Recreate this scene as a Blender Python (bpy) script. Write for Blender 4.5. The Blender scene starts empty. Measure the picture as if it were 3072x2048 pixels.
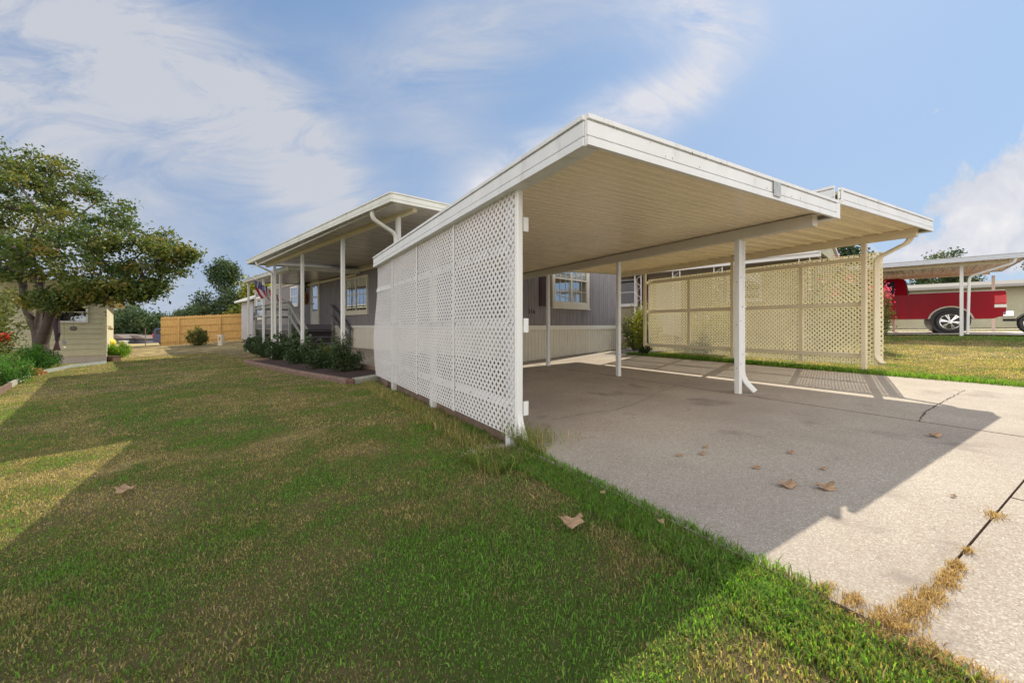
import bpy, math, random
import numpy as np
from mathutils import Vector
R = math.radians
random.seed(7)
rng = np.random.default_rng(7)
scene = bpy.context.scene

# ---------------------------------------------------------------- camera
cam_d = bpy.data.cameras.new("camera")
cam_d.sensor_width = 36.0
cam_d.lens = 14.0
cam_d.shift_y = -48 / 3072
cam_d.clip_start = 0.05
cam_d.clip_end = 3000
cam = bpy.data.objects.new("camera", cam_d)
cam.location = (0, 0, 0)
cam.rotation_euler = (R(90), 0, 0)
scene.collection.objects.link(cam)
scene.camera = cam

# ---------------------------------------------------------------- sun, sky, exposure
SUN = Vector((0.768, 0.963, 1.0)).normalized()
sun_d = bpy.data.lights.new("sun", 'SUN')
sun_d.energy = 3.6
sun_d.angle = R(0.32)
sun_d.color = (1.0, 0.91, 0.74)
sun = bpy.data.objects.new("sun", sun_d)
sun.rotation_euler = SUN.to_track_quat('Z', 'Y').to_euler()
scene.collection.objects.link(sun)
scene.view_settings.view_transform = 'Standard'
scene.view_settings.look = 'None'
scene.view_settings.gamma = 1
scene.view_settings.exposure = 0.70
SKY_STRENGTH = 0.15

world = bpy.data.worlds.new("World")
scene.world = world
world.use_nodes = True
wn, wl = world.node_tree.nodes, world.node_tree.links
wn.clear()


def wmath(op, a, b=None, clamp=False):
    n = wn.new('ShaderNodeMath'); n.operation = op; n.use_clamp = clamp
    for i, q in enumerate((a, b)):
        if q is None: continue
        if isinstance(q, (int, float)): n.inputs[i].default_value = q
        else: wl.new(q, n.inputs[i])
    return n.outputs[0]


def build_sky():
    out = wn.new('ShaderNodeOutputWorld'); bg = wn.new('ShaderNodeBackground')
    bg.inputs['Strength'].default_value = SKY_STRENGTH
    sky = wn.new('ShaderNodeTexSky'); sky.sky_type = 'NISHITA'; sky.sun_disc = False
    sky.sun_elevation = math.asin(SUN.z); sky.sun_rotation = math.atan2(SUN.x, SUN.y)
    sky.air_density = 1.3; sky.dust_density = 0.6; sky.ozone_density = 2.0
    tc = wn.new('ShaderNodeTexCoord'); sep = wn.new('ShaderNodeSeparateXYZ')
    wl.new(tc.outputs['Generated'], sep.inputs[0])
    x, y, z = sep.outputs
    ya = wmath('MAXIMUM', wmath('ABSOLUTE', y), 0.08)
    gx = wmath('DIVIDE', x, ya); gz = wmath('DIVIDE', z, ya)      # sky directions as slopes
    comb = wn.new('ShaderNodeCombineXYZ'); wl.new(gx, comb.inputs[0]); wl.new(gz, comb.inputs[1])
    vec = comb.outputs[0]

    def noise(scale, detail, rough, dist=0.0, rot=0.0, sc=(1, 1, 1), off=(0, 0, 0)):
        m = wn.new('ShaderNodeMapping'); m.inputs['Rotation'].default_value = (0, 0, R(rot))
        m.inputs['Scale'].default_value = sc; m.inputs['Location'].default_value = off
        wl.new(vec, m.inputs[0])
        n = wn.new('ShaderNodeTexNoise'); n.inputs['Scale'].default_value = scale
        n.inputs['Detail'].default_value = detail; n.inputs['Roughness'].default_value = rough
        n.inputs['Distortion'].default_value = dist
        wl.new(m.outputs[0], n.inputs['Vector']); return n.outputs['Fac']

    warp = noise(1.6, 3, 0.5, 0.3, off=(3, 1, 0)); warp2 = noise(1.3, 3, 0.5, 0.3, off=(9, 7, 0))
    wx = wmath('ADD', gx, wmath('MULTIPLY', wmath('SUBTRACT', warp, 0.5), 0.30))
    wz = wmath('ADD', gz, wmath('MULTIPLY', wmath('SUBTRACT', warp2, 0.5), 0.30))

    def blob(px, py, rx, ry, ang, amp, X=wx, Z=wz):
        cx, cz = (px - 1536) / 1195, (976 - py) / 1195
        rx, ry = rx / 1195, ry / 1195
        c, s = math.cos(R(ang)), math.sin(R(ang))
        dx = wmath('SUBTRACT', X, cx); dz = wmath('SUBTRACT', Z, cz)
        a = wmath('DIVIDE', wmath('ADD', wmath('MULTIPLY', dx, c), wmath('MULTIPLY', dz, s)), rx)
        b = wmath('DIVIDE', wmath('SUBTRACT', wmath('MULTIPLY', dz, c), wmath('MULTIPLY', dx, s)), ry)
        q = wmath('ADD', wmath('MULTIPLY', a, a), wmath('MULTIPLY', b, b))
        return wmath('MULTIPLY', wmath('POWER', 2.718, wmath('MULTIPLY', q, -1.0)), amp)

    def total(lst, **k):
        t = None
        for e in lst:
            b = blob(*e, **k)
            t = b if t is None else wmath('ADD', t, b)
        return t
    high = total([(250, 240, 620, 300, -25, 0.72), (650, 330, 560, 150, -38, 0.62), (980, 620, 420, 120, -48, 0.66),
                  (150, 700, 700, 160, -20, 0.6), (1350, 420, 260, 110, -30, 0.4), (-600, 400, 700, 600, 0, 0.9),
                  (1450, 60, 330, 140, 15, 0.75), (1290, 200, 220, 60, -10, 0.35)])
    swirl = total([(2080, 110, 90, 220, -12, 1.0), (2010, 330, 150, 90, 42, 0.85), (1800, 430, 300, 90, 32, 0.85),
                   (1500, 520, 230, 70, 20, 0.9), (2230, 60, 80, 130, -15, 0.5), (1960, 40, 160, 110, 0, 0.6)])
    fine = noise(2.6, 10, 0.66, 0.8, rot=-35, sc=(1, 2.6, 1))
    fine2 = noise(2.6, 10, 0.66, 1.0, rot=30, sc=(1, 2.2, 1), off=(5, 2, 0))
    m1 = wmath('MULTIPLY', high, wmath('ADD', wmath('MULTIPLY', wmath('SUBTRACT', fine, 0.42), 4.0), 0.72), clamp=True)
    m2 = wmath('MULTIPLY', swirl, wmath('ADD', wmath('MULTIPLY', wmath('SUBTRACT', fine2, 0.38), 3.2), 0.30), clamp=True)
    # cumulus low on the right
    cum = total([(2940, 640, 190, 130, 25, 1.15), (3110, 590, 80, 140, 0, 1.05), (2700, 770, 330, 80, 0, 0.95),
                 (3400, 500, 260, 260, 0, 1.2), (2560, 640, 80, 60, 0, 0.3), (2850, 320, 60, 25, 20, 0.45)])
    puff = noise(5.5, 10, 0.66, 0.25, off=(1, 8, 0))
    m3 = wmath('MULTIPLY', wmath('SUBTRACT', wmath('ADD', cum, wmath('MULTIPLY', puff, 2.1)), 1.62), 4.0, clamp=True)
    shade = noise(5.0, 6, 0.6, 0.4, off=(2, 8.07, 0))
    # thin veil toward the horizon and toward the left
    lowv = wmath('MULTIPLY', wmath('POWER', 2.718, wmath('MULTIPLY', wmath('ABSOLUTE', gz), -3.2)), 0.42)

    def mix(fac, c1, c2):
        m = wn.new('ShaderNodeMix'); m.data_type = 'RGBA'
        wl.new(fac, m.inputs['Factor'])
        for i, c in ((6, c1), (7, c2)):
            if isinstance(c, tuple): m.inputs[i].default_value = (*c, 1)
            else: wl.new(c, m.inputs[i])
        return m.outputs[2]
    hs = wn.new('ShaderNodeHueSaturation'); hs.inputs['Saturation'].default_value = 1.0
    hs.inputs['Value'].default_value = 1.0
    wl.new(sky.outputs[0], hs.inputs['Color'])
    gr = wmath('ADD', wmath('MULTIPLY', gx, 0.42), wmath('SUBTRACT', 0.42, wmath('MULTIPLY', gz, 0.12)), clamp=True)
    blue = mix(gr, (0.70, 1.22, 2.22), (1.42, 2.15, 3.25))
    base = mix(wmath('MULTIPLY', 0.92, 1.0), hs.outputs[0], blue)
    c = mix(lowv, base, (2.2, 2.6, 3.2))
    c = mix(wmath('MULTIPLY', m1, 0.86), c, (2.62, 2.68, 2.88))
    c = mix(wmath('MULTIPLY', m2, 0.92), c, (3.15, 3.15, 3.35))
    cc = mix(wmath('MULTIPLY', wmath('SUBTRACT', shade, 0.35), 2.6, clamp=True), (2.3, 2.5, 2.95), (3.9, 3.8, 3.8))
    c = mix(m3, c, cc)
    back = wmath('MULTIPLY', wmath('SUBTRACT', -0.05, y), 2.2, clamp=True)   # added fill light: unseen bright half of the sky behind the camera
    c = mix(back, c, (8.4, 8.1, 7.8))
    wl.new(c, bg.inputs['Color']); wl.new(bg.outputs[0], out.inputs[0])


build_sky()

# ---------------------------------------------------------------- frames
class Frame:
    def __init__(s, ox, oy, ang):
        s.ox, s.oy, s.ang = ox, oy, R(ang)
        s.c, s.s = math.cos(s.ang), math.sin(s.ang)

    def w(s, x, y):
        return (s.ox + x * s.c - y * s.s, s.oy + x * s.s + y * s.c)

    def inv(s, X, Y):
        dx, dy = X - s.ox, Y - s.oy
        return (dx * s.c + dy * s.s, -dx * s.s + dy * s.c)


WF = Frame(0, 0, 0)
CF = Frame(0.4255, 2.275, 31.0)       # carport: x = across (right/back), y = away from camera
HF = Frame(0, 0, 44.3)                # houses: x = depth p, y = along a
F_ = 1195.0


def at(px, py, Y):
    return Vector(((px - 1536) / F_ * Y, Y, (976 - py) / F_ * Y))


def slab_z(v):
    return -0.880 + 0.029 * np.clip(v, -0.6, 9)


CP = np.array([
    (.02, 3.1, -.975), (-1.0, 4.77, -.965), (-2.03, 6.48, -1.03), (-2.88, 7.04, -1.04), (-7.85, 11.74, -1.12),
    (-11.8, 17.8, -1.15), (-24.5, 28, -1.43), (-20.4, 30, -1.12), (-16.3, 16, -1.50), (-15.9, 13.5, -1.36),
    (-10.7, 8.5, -1.30), (-13.1, 10.8, -1.36), (.10, 2.6, -.935), (-.5, 4.0, -.98), (-1.45, 5.6, -1.01), (.87, 1.5, -.895), (1.1, .95, -.89), (0, 1, -.96),
    (-1, 1, -1.02), (-2.6, 2, -1.12), (-4, 4, -1.13), (-8, 6, -1.22), (.3, -2, -1.0), (-6, -2, -1.2), (5.25, 5.9, -.70),
    (6.1, 4.62, -.71), (3.0, 10.2, -.66), (12, 9, -.45), (13.15, 11.7, -.31), (14.3, 13, -.29), (14, 6, -.42),
    (6, 13, -.60), (9, 16, -.45), (20, 15, -.20), (25, 30, -.3), (5, 30, -.8), (-30, 45, -1.9), (-60, 60, -2.3),
    (-70, 80, -2.7), (-30, 12, -1.7), (40, 40, 0.0), (-5, 22, -1.1), (8, 2, -.75), (4, -3, -.9), (12, -6, -.8)])


def _tps():
    P, z = CP[:, :2], CP[:, 2]
    n = len(P)
    d = np.linalg.norm(P[:, None] - P[None], axis=2)
    K = np.where(d > 0, d * d * np.log(d + 1e-12), 0) + np.eye(n) * 0.04
    Q = np.c_[np.ones(n), P]
    A = np.block([[K, Q], [Q.T, np.zeros((3, 3))]])
    return np.linalg.solve(A, np.r_[z, 0, 0, 0])


TW = _tps()


def land(x, y):
    x = np.asarray(x, float); y = np.asarray(y, float)
    out = TW[-3] + TW[-2] * x + TW[-1] * y
    for i in range(len(CP)):
        d2 = (x - CP[i, 0]) ** 2 + (y - CP[i, 1]) ** 2
        out = out + TW[i] * 0.5 * d2 * np.log(d2 + 1e-12)
    v, s = CF.inv(x, y)
    wt = np.exp(-(np.clip(v, -9, 9) / .32) ** 2) * np.clip((.75 - s) / .5, 0, 1) * (s > -4)
    out = out * (1 - wt) + (slab_z(v) - .014) * wt
    wt = np.exp(-((v + .05) / .35) ** 2) * np.clip((s - .75) / .3, 0, 1) * np.clip((5.8 - s) / .5, 0, 1) * .8
    out = out * (1 - wt) + (-.985 - .009 * s) * wt
    r = np.hypot(x, y)
    t = np.clip((r - 45) / 60, 0, 1); t = t * t * (3 - 2 * t)
    side = np.clip(x / 60, -1, 1)
    return out * (1 - t) + t * (-2.1 + 1.2 * side)


def gz(x, y):
    return float(land(x, y))


def in_slab(x, y, m=0.0):
    v, s = CF.inv(x, y); p, a = HF.inv(x, y)
    main = (v > np.where(s > .8, .145, 0) - m) & (v < 5.9 + m) & (s > -1.33) & (s < 5.1)
    front = (s <= -1.33) & (v > -.05 - m)
    rear = (v > -.0) & (s > 4.9) & (a < 6.3) & (p > 3.0) & (a > 4.0)
    walk = (a > 4.4 - m) & (a < 6.3) & (p > 6) & (p < 16)
    porch = (p > 3.7 - m) & (p < 6.5) & (a > 6.1) & (a < 15.5)
    porch2 = (p > 3.2) & (p < 3.9) & (a > 6.1) & (a < 7.2)
    return main | front | rear | walk | porch | porch2


def in_drive(x, y):
    p, a = HF.inv(x, y)
    return ((p > 17.9) & (p < 22.2) & (a < 4.5) & (a > -6)) | ((p > 26) & (p < 27.6))


# ---------------------------------------------------------------- value noise (for turf colour and heights)
_perm = rng.random((256, 256))


def vnoise(x, y, sc):
    x = np.asarray(x) / sc + 1000.3; y = np.asarray(y) / sc + 1000.7
    xi = np.floor(x).astype(int); yi = np.floor(y).astype(int)
    fx, fy = x - xi, y - yi
    fx = fx * fx * (3 - 2 * fx); fy = fy * fy * (3 - 2 * fy)
    g = lambda i, j: _perm[i % 256, j % 256]
    return (g(xi, yi) * (1 - fx) + g(xi + 1, yi) * fx) * (1 - fy) + (g(xi, yi + 1) * (1 - fx) + g(xi + 1, yi + 1) * fx) * fy


def green_at(x, y):
    """0 = dry straw, 1 = lush green"""
    v, s = CF.inv(x, y)
    n = 0.17 * vnoise(x, y, 1.3) + 0.33 * vnoise(x + 50, y, 0.40) + 0.25 * vnoise(x, y + 90, 0.15) + 0.25 * vnoise(x + 7, y + 3, 0.055)
    g = (n - 0.5) * 2.1 + 0.45
    edge = np.exp(-np.clip(-v, 0, 9) / 0.9) * np.clip((2.2 - s) / 1.5, 0, 1) * (v < 0.2)
    g = g + 0.30 * edge
    g = g + 0.25 * np.exp(-((x + 3) ** 2 + (y - 7) ** 2) / 6)
    p, a = HF.inv(x, y)
    right = (v > 5.8)
    g = np.where(right, g - 0.16 + 1.2 * np.exp(-np.clip(v - 5.9, 0, 9) / 0.22) * (s < 6), g)
    g = np.where(right & (p > 15.8) & (p < 17.9), g + 0.45, g)
    g = np.where((y > 15) & (x < -4), g - 0.25, g)
    return np.clip(g, .1, 1)


# ---------------------------------------------------------------- object helpers
def link(o, parent=None):
    scene.collection.objects.link(o)
    if parent is not None:
        o.parent = parent
    return o


class Thing:
    def __init__(s, name, label, cat, base=(0, 0, 0), frame=WF, group=None, kind=None):
        s.frame, s.base = frame, base
        X, Y = frame.w(base[0], base[1])
        o = bpy.data.objects.new(name, None)
        o.empty_display_size = 0.2
        o.location = (X, Y, base[2]); o.rotation_euler = (0, 0, frame.ang)
        link(o)
        tagp(o, label, cat, group, kind)
        s.o = o

    def part(s, name, mb, mat, parent=None, label=None, smooth=False, bevel=0, attr=None, kind=None):
        o = mb.obj(name, mat, s.base, smooth, attr)
        link(o, parent if parent is not None else s.o)
        if label: o['label'] = label
        if kind: o['kind'] = kind
        if bevel:
            m = o.modifiers.new('bevel', 'BEVEL'); m.width = bevel; m.segments = 2; m.limit_method = 'ANGLE'
            m.angle_limit = R(35)
        return o


def tagp(o, label=None, cat=None, group=None, kind=None):
    if label: o['label'] = label
    if cat: o['category'] = cat
    if group: o['group'] = group
    if kind: o['kind'] = kind


class MB:
    def __init__(s):
        s.v = []; s.f = []

    def add(s, vs, fs):
        n = len(s.v)
        s.v.extend([tuple(q) for q in vs]); s.f.extend([tuple(i + n for i in f) for f in fs])
        return s

    def box(s, x0, x1, y0, y1, z0, z1):
        return s.hexa([(x0, y0, z0), (x1, y0, z0), (x1, y1, z0), (x0, y1, z0), (x0, y0, z1), (x1, y0, z1), (x1, y1, z1), (x0, y1, z1)])

    def hexa(s, p):
        return s.add(p, [(3, 2, 1, 0), (4, 5, 6, 7), (0, 1, 5, 4), (1, 2, 6, 5), (2, 3, 7, 6), (3, 0, 4, 7)])

    def bar(s, a, b, w, h, up=(0, 0, 1)):
        a, b = Vector(a), Vector(b); d = (b - a).normalized(); up = Vector(up)
        if abs(d.dot(up)) > .95: up = Vector((0, 1, 0))
        sx = d.cross(up).normalized() * (w / 2); sy = sx.cross(d).normalized() * (h / 2)
        return s.hexa([a - sx - sy, a + sx - sy, b + sx - sy, b - sx - sy, a - sx + sy, a + sx + sy, b + sx + sy, b - sx + sy])

    def prism(s, poly, axis, t0, t1):
        """poly of 2-D points extruded along axis ('x','y','z') between t0 and t1"""
        n = len(poly)
        def mk(p, t):
            return {'x': (t, p[0], p[1]), 'y': (p[0], t, p[1]), 'z': (p[0], p[1], t)}[axis]
        vs = [mk(p, t0) for p in poly] + [mk(p, t1) for p in poly]
        fs = [tuple(range(n))[::-1], tuple(range(n, 2 * n))] + [(i, (i + 1) % n, n + (i + 1) % n, n + i) for i in range(n)]
        return s.add(vs, fs)

    def tube(s, pts, rad, n=8, cap=True):
        pts = [Vector(p) for p in pts]
        if not hasattr(rad, '__len__'): rad = [rad] * len(pts)
        rings = []; prev = None
        for i, p in enumerate(pts):
            d = (pts[min(i + 1, len(pts) - 1)] - pts[max(i - 1, 0)]).normalized()
            if prev is None:
                r = d.cross(Vector((0, 0, 1)))
                if r.length < .05: r = d.cross(Vector((1, 0, 0)))
            else:
                r = prev - d * prev.dot(d)
            r.normalize(); prev = r; q = d.cross(r)
            rings.append([p + (r * math.cos(2 * math.pi * k / n) + q * math.sin(2 * math.pi * k / n)) * rad[i] for k in range(n)])
        vs = [v for rg in rings for v in rg]
        fs = [(i * n + k, i * n + (k + 1) % n, (i + 1) * n + (k + 1) % n, (i + 1) * n + k) for i in range(len(pts) - 1) for k in range(n)]
        if cap: fs += [tuple(range(n))[::-1], tuple(range((len(pts) - 1) * n, len(pts) * n))]
        return s.add(vs, fs)

    def sweep(s, pts, w, h, up):
        """rectangular pipe with chamfered corners along a path; up = constant side direction of width w"""
        pts = [Vector(p) for p in pts]; up = Vector(up).normalized(); c = min(w, h) * .18
        prof = [(-w / 2, -h / 2 + c), (-w / 2 + c, -h / 2), (w / 2 - c, -h / 2), (w / 2, -h / 2 + c), (w / 2, h / 2 - c), (w / 2 - c, h / 2), (-w / 2 + c, h / 2), (-w / 2, h / 2 - c)]
        vs = []
        for i, p in enumerate(pts):
            d = (pts[min(i + 1, len(pts) - 1)] - pts[max(i - 1, 0)]).normalized()
            q = up.cross(d).normalized()
            vs += [p + up * a + q * b for a, b in prof]
        n = 8
        fs = [(i * n + k, i * n + (k + 1) % n, (i + 1) * n + (k + 1) % n, (i + 1) * n + k) for i in range(len(pts) - 1) for k in range(n)]
        fs += [tuple(range(n))[::-1], tuple(range((len(pts) - 1) * n, len(pts) * n))]
        return s.add(vs, fs)

    def sphere(s, c, rx, ry, rz, n=12, m=8):
        vs = [(c[0], c[1], c[2] - rz)]
        for i in range(1, m):
            t = math.pi * i / m - math.pi / 2
            for k in range(n):
                f = 2 * math.pi * k / n
                vs.append((c[0] + rx * math.cos(t) * math.cos(f), c[1] + ry * math.cos(t) * math.sin(f), c[2] + rz * math.sin(t)))
        vs.append((c[0], c[1], c[2] + rz))
        fs = [(0, 1 + (k + 1) % n, 1 + k) for k in range(n)]
        for i in range(m - 2):
            for k in range(n):
                a = 1 + i * n + k; b = 1 + i * n + (k + 1) % n
                fs.append((a, b, b + n, a + n))
        L = len(vs) - 1
        fs += [(L, 1 + (m - 2) * n + k, 1 + (m - 2) * n + (k + 1) % n) for k in range(n)]
        return s.add(vs, fs)

    def torus(s, c, R0, r, axis='x', n=32, m=10, sq=1.0):
        vs = []
        for i in range(n):
            t = 2 * math.pi * i / n
            for k in range(m):
                f = 2 * math.pi * k / m
                rad = R0 + r * math.cos(f); h = r * sq * math.sin(f)
                u, w = rad * math.cos(t), rad * math.sin(t)
                vs.append((c[0] + h, c[1] + u, c[2] + w) if axis == 'x' else (c[0] + u, c[1] + h, c[2] + w))
        fs = [(i * m + k, i * m + (k + 1) % m, ((i + 1) % n) * m + (k + 1) % m, ((i + 1) % n) * m + k) for i in range(n) for k in range(m)]
        return s.add(vs, fs)

    def obj(s, name, mat, base=(0, 0, 0), smooth=False, attr=None):
        b = Vector(base)
        me = bpy.data.meshes.new(name)
        me.from_pydata([Vector(q) - b for q in s.v], [], s.f)
        me.materials.append(mat)
        fix_normals(me)
        if smooth:
            me.polygons.foreach_set('use_smooth', [True] * len(me.polygons))
        me.update()
        return bpy.data.objects.new(name, me)


import bmesh


def fix_normals(me):
    if len(me.polygons) > 60000: return
    bm = bmesh.new(); bm.from_mesh(me)
    bmesh.ops.recalc_face_normals(bm, faces=bm.faces)
    bm.to_mesh(me); bm.free()


def np_mesh(name, verts, nper, mat, attrs=None, loops_per=None):
    """verts (N,3), faces = consecutive groups of nper verts; or explicit faces array (M,k)"""
    me = bpy.data.meshes.new(name)
    faces = nper
    M, k = faces.shape
    me.vertices.add(len(verts)); me.vertices.foreach_set('co', verts.astype(np.float32).ravel())
    me.loops.add(M * k); me.loops.foreach_set('vertex_index', faces.astype(np.int32).ravel())
    me.polygons.add(M)
    me.polygons.foreach_set('loop_start', np.arange(0, M * k, k, dtype=np.int32))
    me.materials.append(mat)
    me.update(calc_edges=True)
    for nm, (dom, arr) in (attrs or {}).items():
        at_ = me.attributes.new(nm, 'FLOAT', dom)
        at_.data.foreach_set('value', arr.astype(np.float32).ravel())
    return me


# ---------------------------------------------------------------- materials
def newmat(name):
    m = bpy.data.materials.new(name); m.use_nodes = True
    nt = m.node_tree; b = nt.nodes['Principled BSDF']
    return m, nt, b


def N(nt, typ, **k):
    n = nt.nodes.new(typ)
    for a, b in k.items():
        if a in n.bl_rna.properties: setattr(n, a, b)
        else: n.inputs[a.replace('_', ' ')].default_value = b
    return n


def ramp(nt, fac, stops):
    r = nt.nodes.new('ShaderNodeValToRGB'); el = r.color_ramp.elements
    while len(el) > 1: el.remove(el[0])
    el[0].position = stops[0][0]; el[0].color = (*stops[0][1], 1)
    for p, c in stops[1:]:
        e = el.new(p); e.color = (*c, 1)
    nt.links.new(fac, r.inputs[0]); return r.outputs[0]


def mixc(nt, fac, a, b, mode='MIX'):
    m = nt.nodes.new('ShaderNodeMix'); m.data_type = 'RGBA'; m.blend_type = mode
    if isinstance(fac, (int, float)): m.inputs[0].default_value = fac
    else: nt.links.new(fac, m.inputs[0])
    for i, c in ((6, a), (7, b)):
        if isinstance(c, tuple): m.inputs[i].default_value = (*c, 1)
        else: nt.links.new(c, m.inputs[i])
    return m.outputs[2]


def nse(nt, scale, detail=4, rough=.55, coord='Object', sc=None, dist=0.0):
    tc = nt.nodes.new('ShaderNodeTexCoord'); src = tc.outputs[coord]
    if sc:
        mp = nt.nodes.new('ShaderNodeMapping'); mp.inputs['Scale'].default_value = sc
        nt.links.new(src, mp.inputs[0]); src = mp.outputs[0]
    n = nt.nodes.new('ShaderNodeTexNoise'); n.inputs['Scale'].default_value = scale
    n.inputs['Detail'].default_value = detail; n.inputs['Roughness'].default_value = rough
    n.inputs['Distortion'].default_value = dist
    nt.links.new(src, n.inputs['Vector']); return n.outputs['Fac']


def bump(nt, b, h, strength=.3, dist=.01):
    bp = nt.nodes.new('ShaderNodeBump'); bp.inputs['Strength'].default_value = strength
    bp.inputs['Distance'].default_value = dist
    nt.links.new(h, bp.inputs['Height']); nt.links.new(bp.outputs[0], b.inputs['Normal'])


def paint(name, col, rough=.5, var=.12, scale=3, dirt=None, metal=0, sc=None, dirtlo=.58, dirthi=.75, bumpy=0):
    m, nt, b = newmat(name)
    f = nse(nt, scale, 6, .6, sc=sc)
    dk = tuple(c * (1 - var) for c in col); lt = tuple(min(1, c * (1 + var * .6)) for c in col)
    c = ramp(nt, f, [(.3, dk), (.7, lt)])
    if dirt:
        g = nse(nt, scale * 2.3, 8, .7, sc=sc)
        g2 = nt.nodes.new('ShaderNodeMapRange'); g2.inputs[1].default_value = dirtlo; g2.inputs[2].default_value = dirthi
        nt.links.new(g, g2.inputs[0]); c = mixc(nt, g2.outputs[0], c, dirt)
    nt.links.new(c, b.inputs['Base Color'])
    b.inputs['Roughness'].default_value = rough; b.inputs['Metallic'].default_value = metal
    if bumpy: bump(nt, b, nse(nt, scale * 12, 5, .6), bumpy, .01)
    return m


def translucent(name, col, tr=.3, var=.1, rough=.5):
    m = paint(name, col, rough, var)
    nt = m.node_tree; b = nt.nodes['Principled BSDF']; out = nt.nodes['Material Output']
    t = nt.nodes.new('ShaderNodeBsdfTranslucent'); t.inputs[0].default_value = (col[0] * 1.0, col[1] * .96, col[2] * .80, 1)
    mx = nt.nodes.new('ShaderNodeMixShader'); mx.inputs[0].default_value = tr
    nt.links.new(b.outputs[0], mx.inputs[1]); nt.links.new(t.outputs[0], mx.inputs[2]); nt.links.new(mx.outputs[0], out.inputs[0])
    return m


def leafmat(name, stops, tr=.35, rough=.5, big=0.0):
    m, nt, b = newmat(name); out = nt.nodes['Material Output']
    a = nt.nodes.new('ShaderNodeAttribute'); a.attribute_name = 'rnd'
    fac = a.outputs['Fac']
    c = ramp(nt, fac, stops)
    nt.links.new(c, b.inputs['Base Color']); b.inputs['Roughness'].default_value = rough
    b.inputs['Specular IOR Level'].default_value = .35
    t = nt.nodes.new('ShaderNodeBsdfTranslucent'); nt.links.new(mixc(nt, .6, c, (1.6, 1.5, .5), 'MULTIPLY'), t.inputs[0])
    mx = nt.nodes.new('ShaderNodeMixShader'); mx.inputs[0].default_value = tr
    nt.links.new(b.outputs[0], mx.inputs[1]); nt.links.new(t.outputs[0], mx.inputs[2]); nt.links.new(mx.outputs[0], out.inputs[0])
    return m


WHITE = paint('white_aluminium', (.74, .74, .72), .42, .07, 2.5, dirt=(.42, .41, .35), dirtlo=.66, dirthi=.85, sc=(1, 1, .25))
FASC = paint('white_fascia', (.76, .76, .75), .45, .08, 3, dirt=(.36, .35, .31), dirtlo=.56, dirthi=.86, sc=(1, 1, .35))
OLDW = paint('weathered_white', (.66, .66, .60), .5, .10, 3, dirt=(.35, .34, .27), dirtlo=.55, dirthi=.8, sc=(1, 1, .3))
CREAM = paint('cream_aluminium', (.78, .69, .50), .45, .06, 2)


def soffitmat(name, col, streak):
    m, nt, b = newmat(name)
    f = nse(nt, 2.2, 6, .65, sc=(.35, 9, 1)); g = nse(nt, 1.3, 3, .5)
    c = ramp(nt, f, [(.25, tuple(x * .92 for x in col)), (.75, col)])
    c = mixc(nt, ramp(nt, g, [(.45, (0, 0, 0)), (.8, (.5, .5, .5))]), c, streak)
    nt.links.new(c, b.inputs['Base Color'])
    r = nt.nodes.new('ShaderNodeMapRange'); r.inputs[3].default_value = .18; r.inputs[4].default_value = .38
    nt.links.new(f, r.inputs[0]); nt.links.new(r.outputs[0], b.inputs['Roughness'])
    bump(nt, b, nse(nt, 3, 4, .6, sc=(.3, 14, 1)), .15, .006)
    return m


SOFF = soffitmat('soffit_warm_bounce', (.92, .80, .58), (.88, .74, .51))  # soffit paint is white; warm bounce light is put into this cream colour
SOFF2 = soffitmat('soffit_pan', (.93, .79, .54), (.88, .72, .46))  # right roof underside, the same warm bounce tinted into its white
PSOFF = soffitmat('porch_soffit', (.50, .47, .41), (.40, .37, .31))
LATT = paint('white_vinyl', (.78, .75, .75), .45, .06, 4)
LATT_R = translucent('backlit_vinyl', (.88, .86, .77), .46)


BEAMG = paint('beam_shaded', (.60, .56, .48), .5, .08, 3)  # white beam; shade under the roof painted in as grey-tan


def sidingmat(name, col, dk, sc=(6, 6, .7), rough=.7):
    m, nt, b = newmat(name)
    f = nse(nt, 3.5, 8, .7, sc=sc); g = nse(nt, 1.2, 4, .6)
    c = ramp(nt, f, [(.28, dk), (.5, col), (.75, tuple(x * 1.15 for x in col))])
    c = mixc(nt, .25, c, ramp(nt, g, [(.3, tuple(x * .7 for x in col)), (.7, tuple(x * 1.2 for x in col))]))
    nt.links.new(c, b.inputs['Base Color']); b.inputs['Roughness'].default_value = rough
    bump(nt, b, f, .25, .006); return m


SIDING = sidingmat('grey_siding', (.235, .215, .225), (.150, .135, .14))
LAP = sidingmat('lap_grey', (.46, .46, .50), (.40, .40, .44), sc=(1, 1, 1))
LAP_T = sidingmat('lap_tan', (.52, .49, .34), (.45, .42, .28), sc=(1, 1, 1))
TANW = sidingmat('tan_siding', (.33, .27, .20), (.26, .21, .16), sc=(1, 1, 3))
SKIRT = paint('skirting', (.64, .61, .52), .5, .06, 4)
SKIRTTOP = paint('skirting_trim', (.74, .72, .64), .45, .05, 4)
TRIM = paint('cream_trim', (.66, .61, .51), .5, .08, 5)
TRIMW = paint('white_trim', (.72, .70, .68), .5, .06, 5)
SHUT = paint('maroon_shutter', (.10, .03, .03), .55, .15, 6)
SHUTD = paint('brown_shutter', (.06, .035, .042), .6, .15, 6)
DARK = paint('dark_interior', (.02, .018, .018), .8, .2, 3)
BLIND = paint('blinds', (.50, .46, .40), .6, .05, 3)
BLACK = paint('black_metal', (.02, .02, .02), .45, .3, 8)
BLUEG = paint('weathered_deck', (.17, .165, .18), .75, .25, 12, sc=(1, 1, 4))
DECKL = paint('deck_rail_grey', (.34, .34, .33), .7, .2, 12, dirt=(.2, .19, .18))
ROOFM = paint('roof_metal', (.42, .39, .34), .8, .1, 2)


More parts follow.
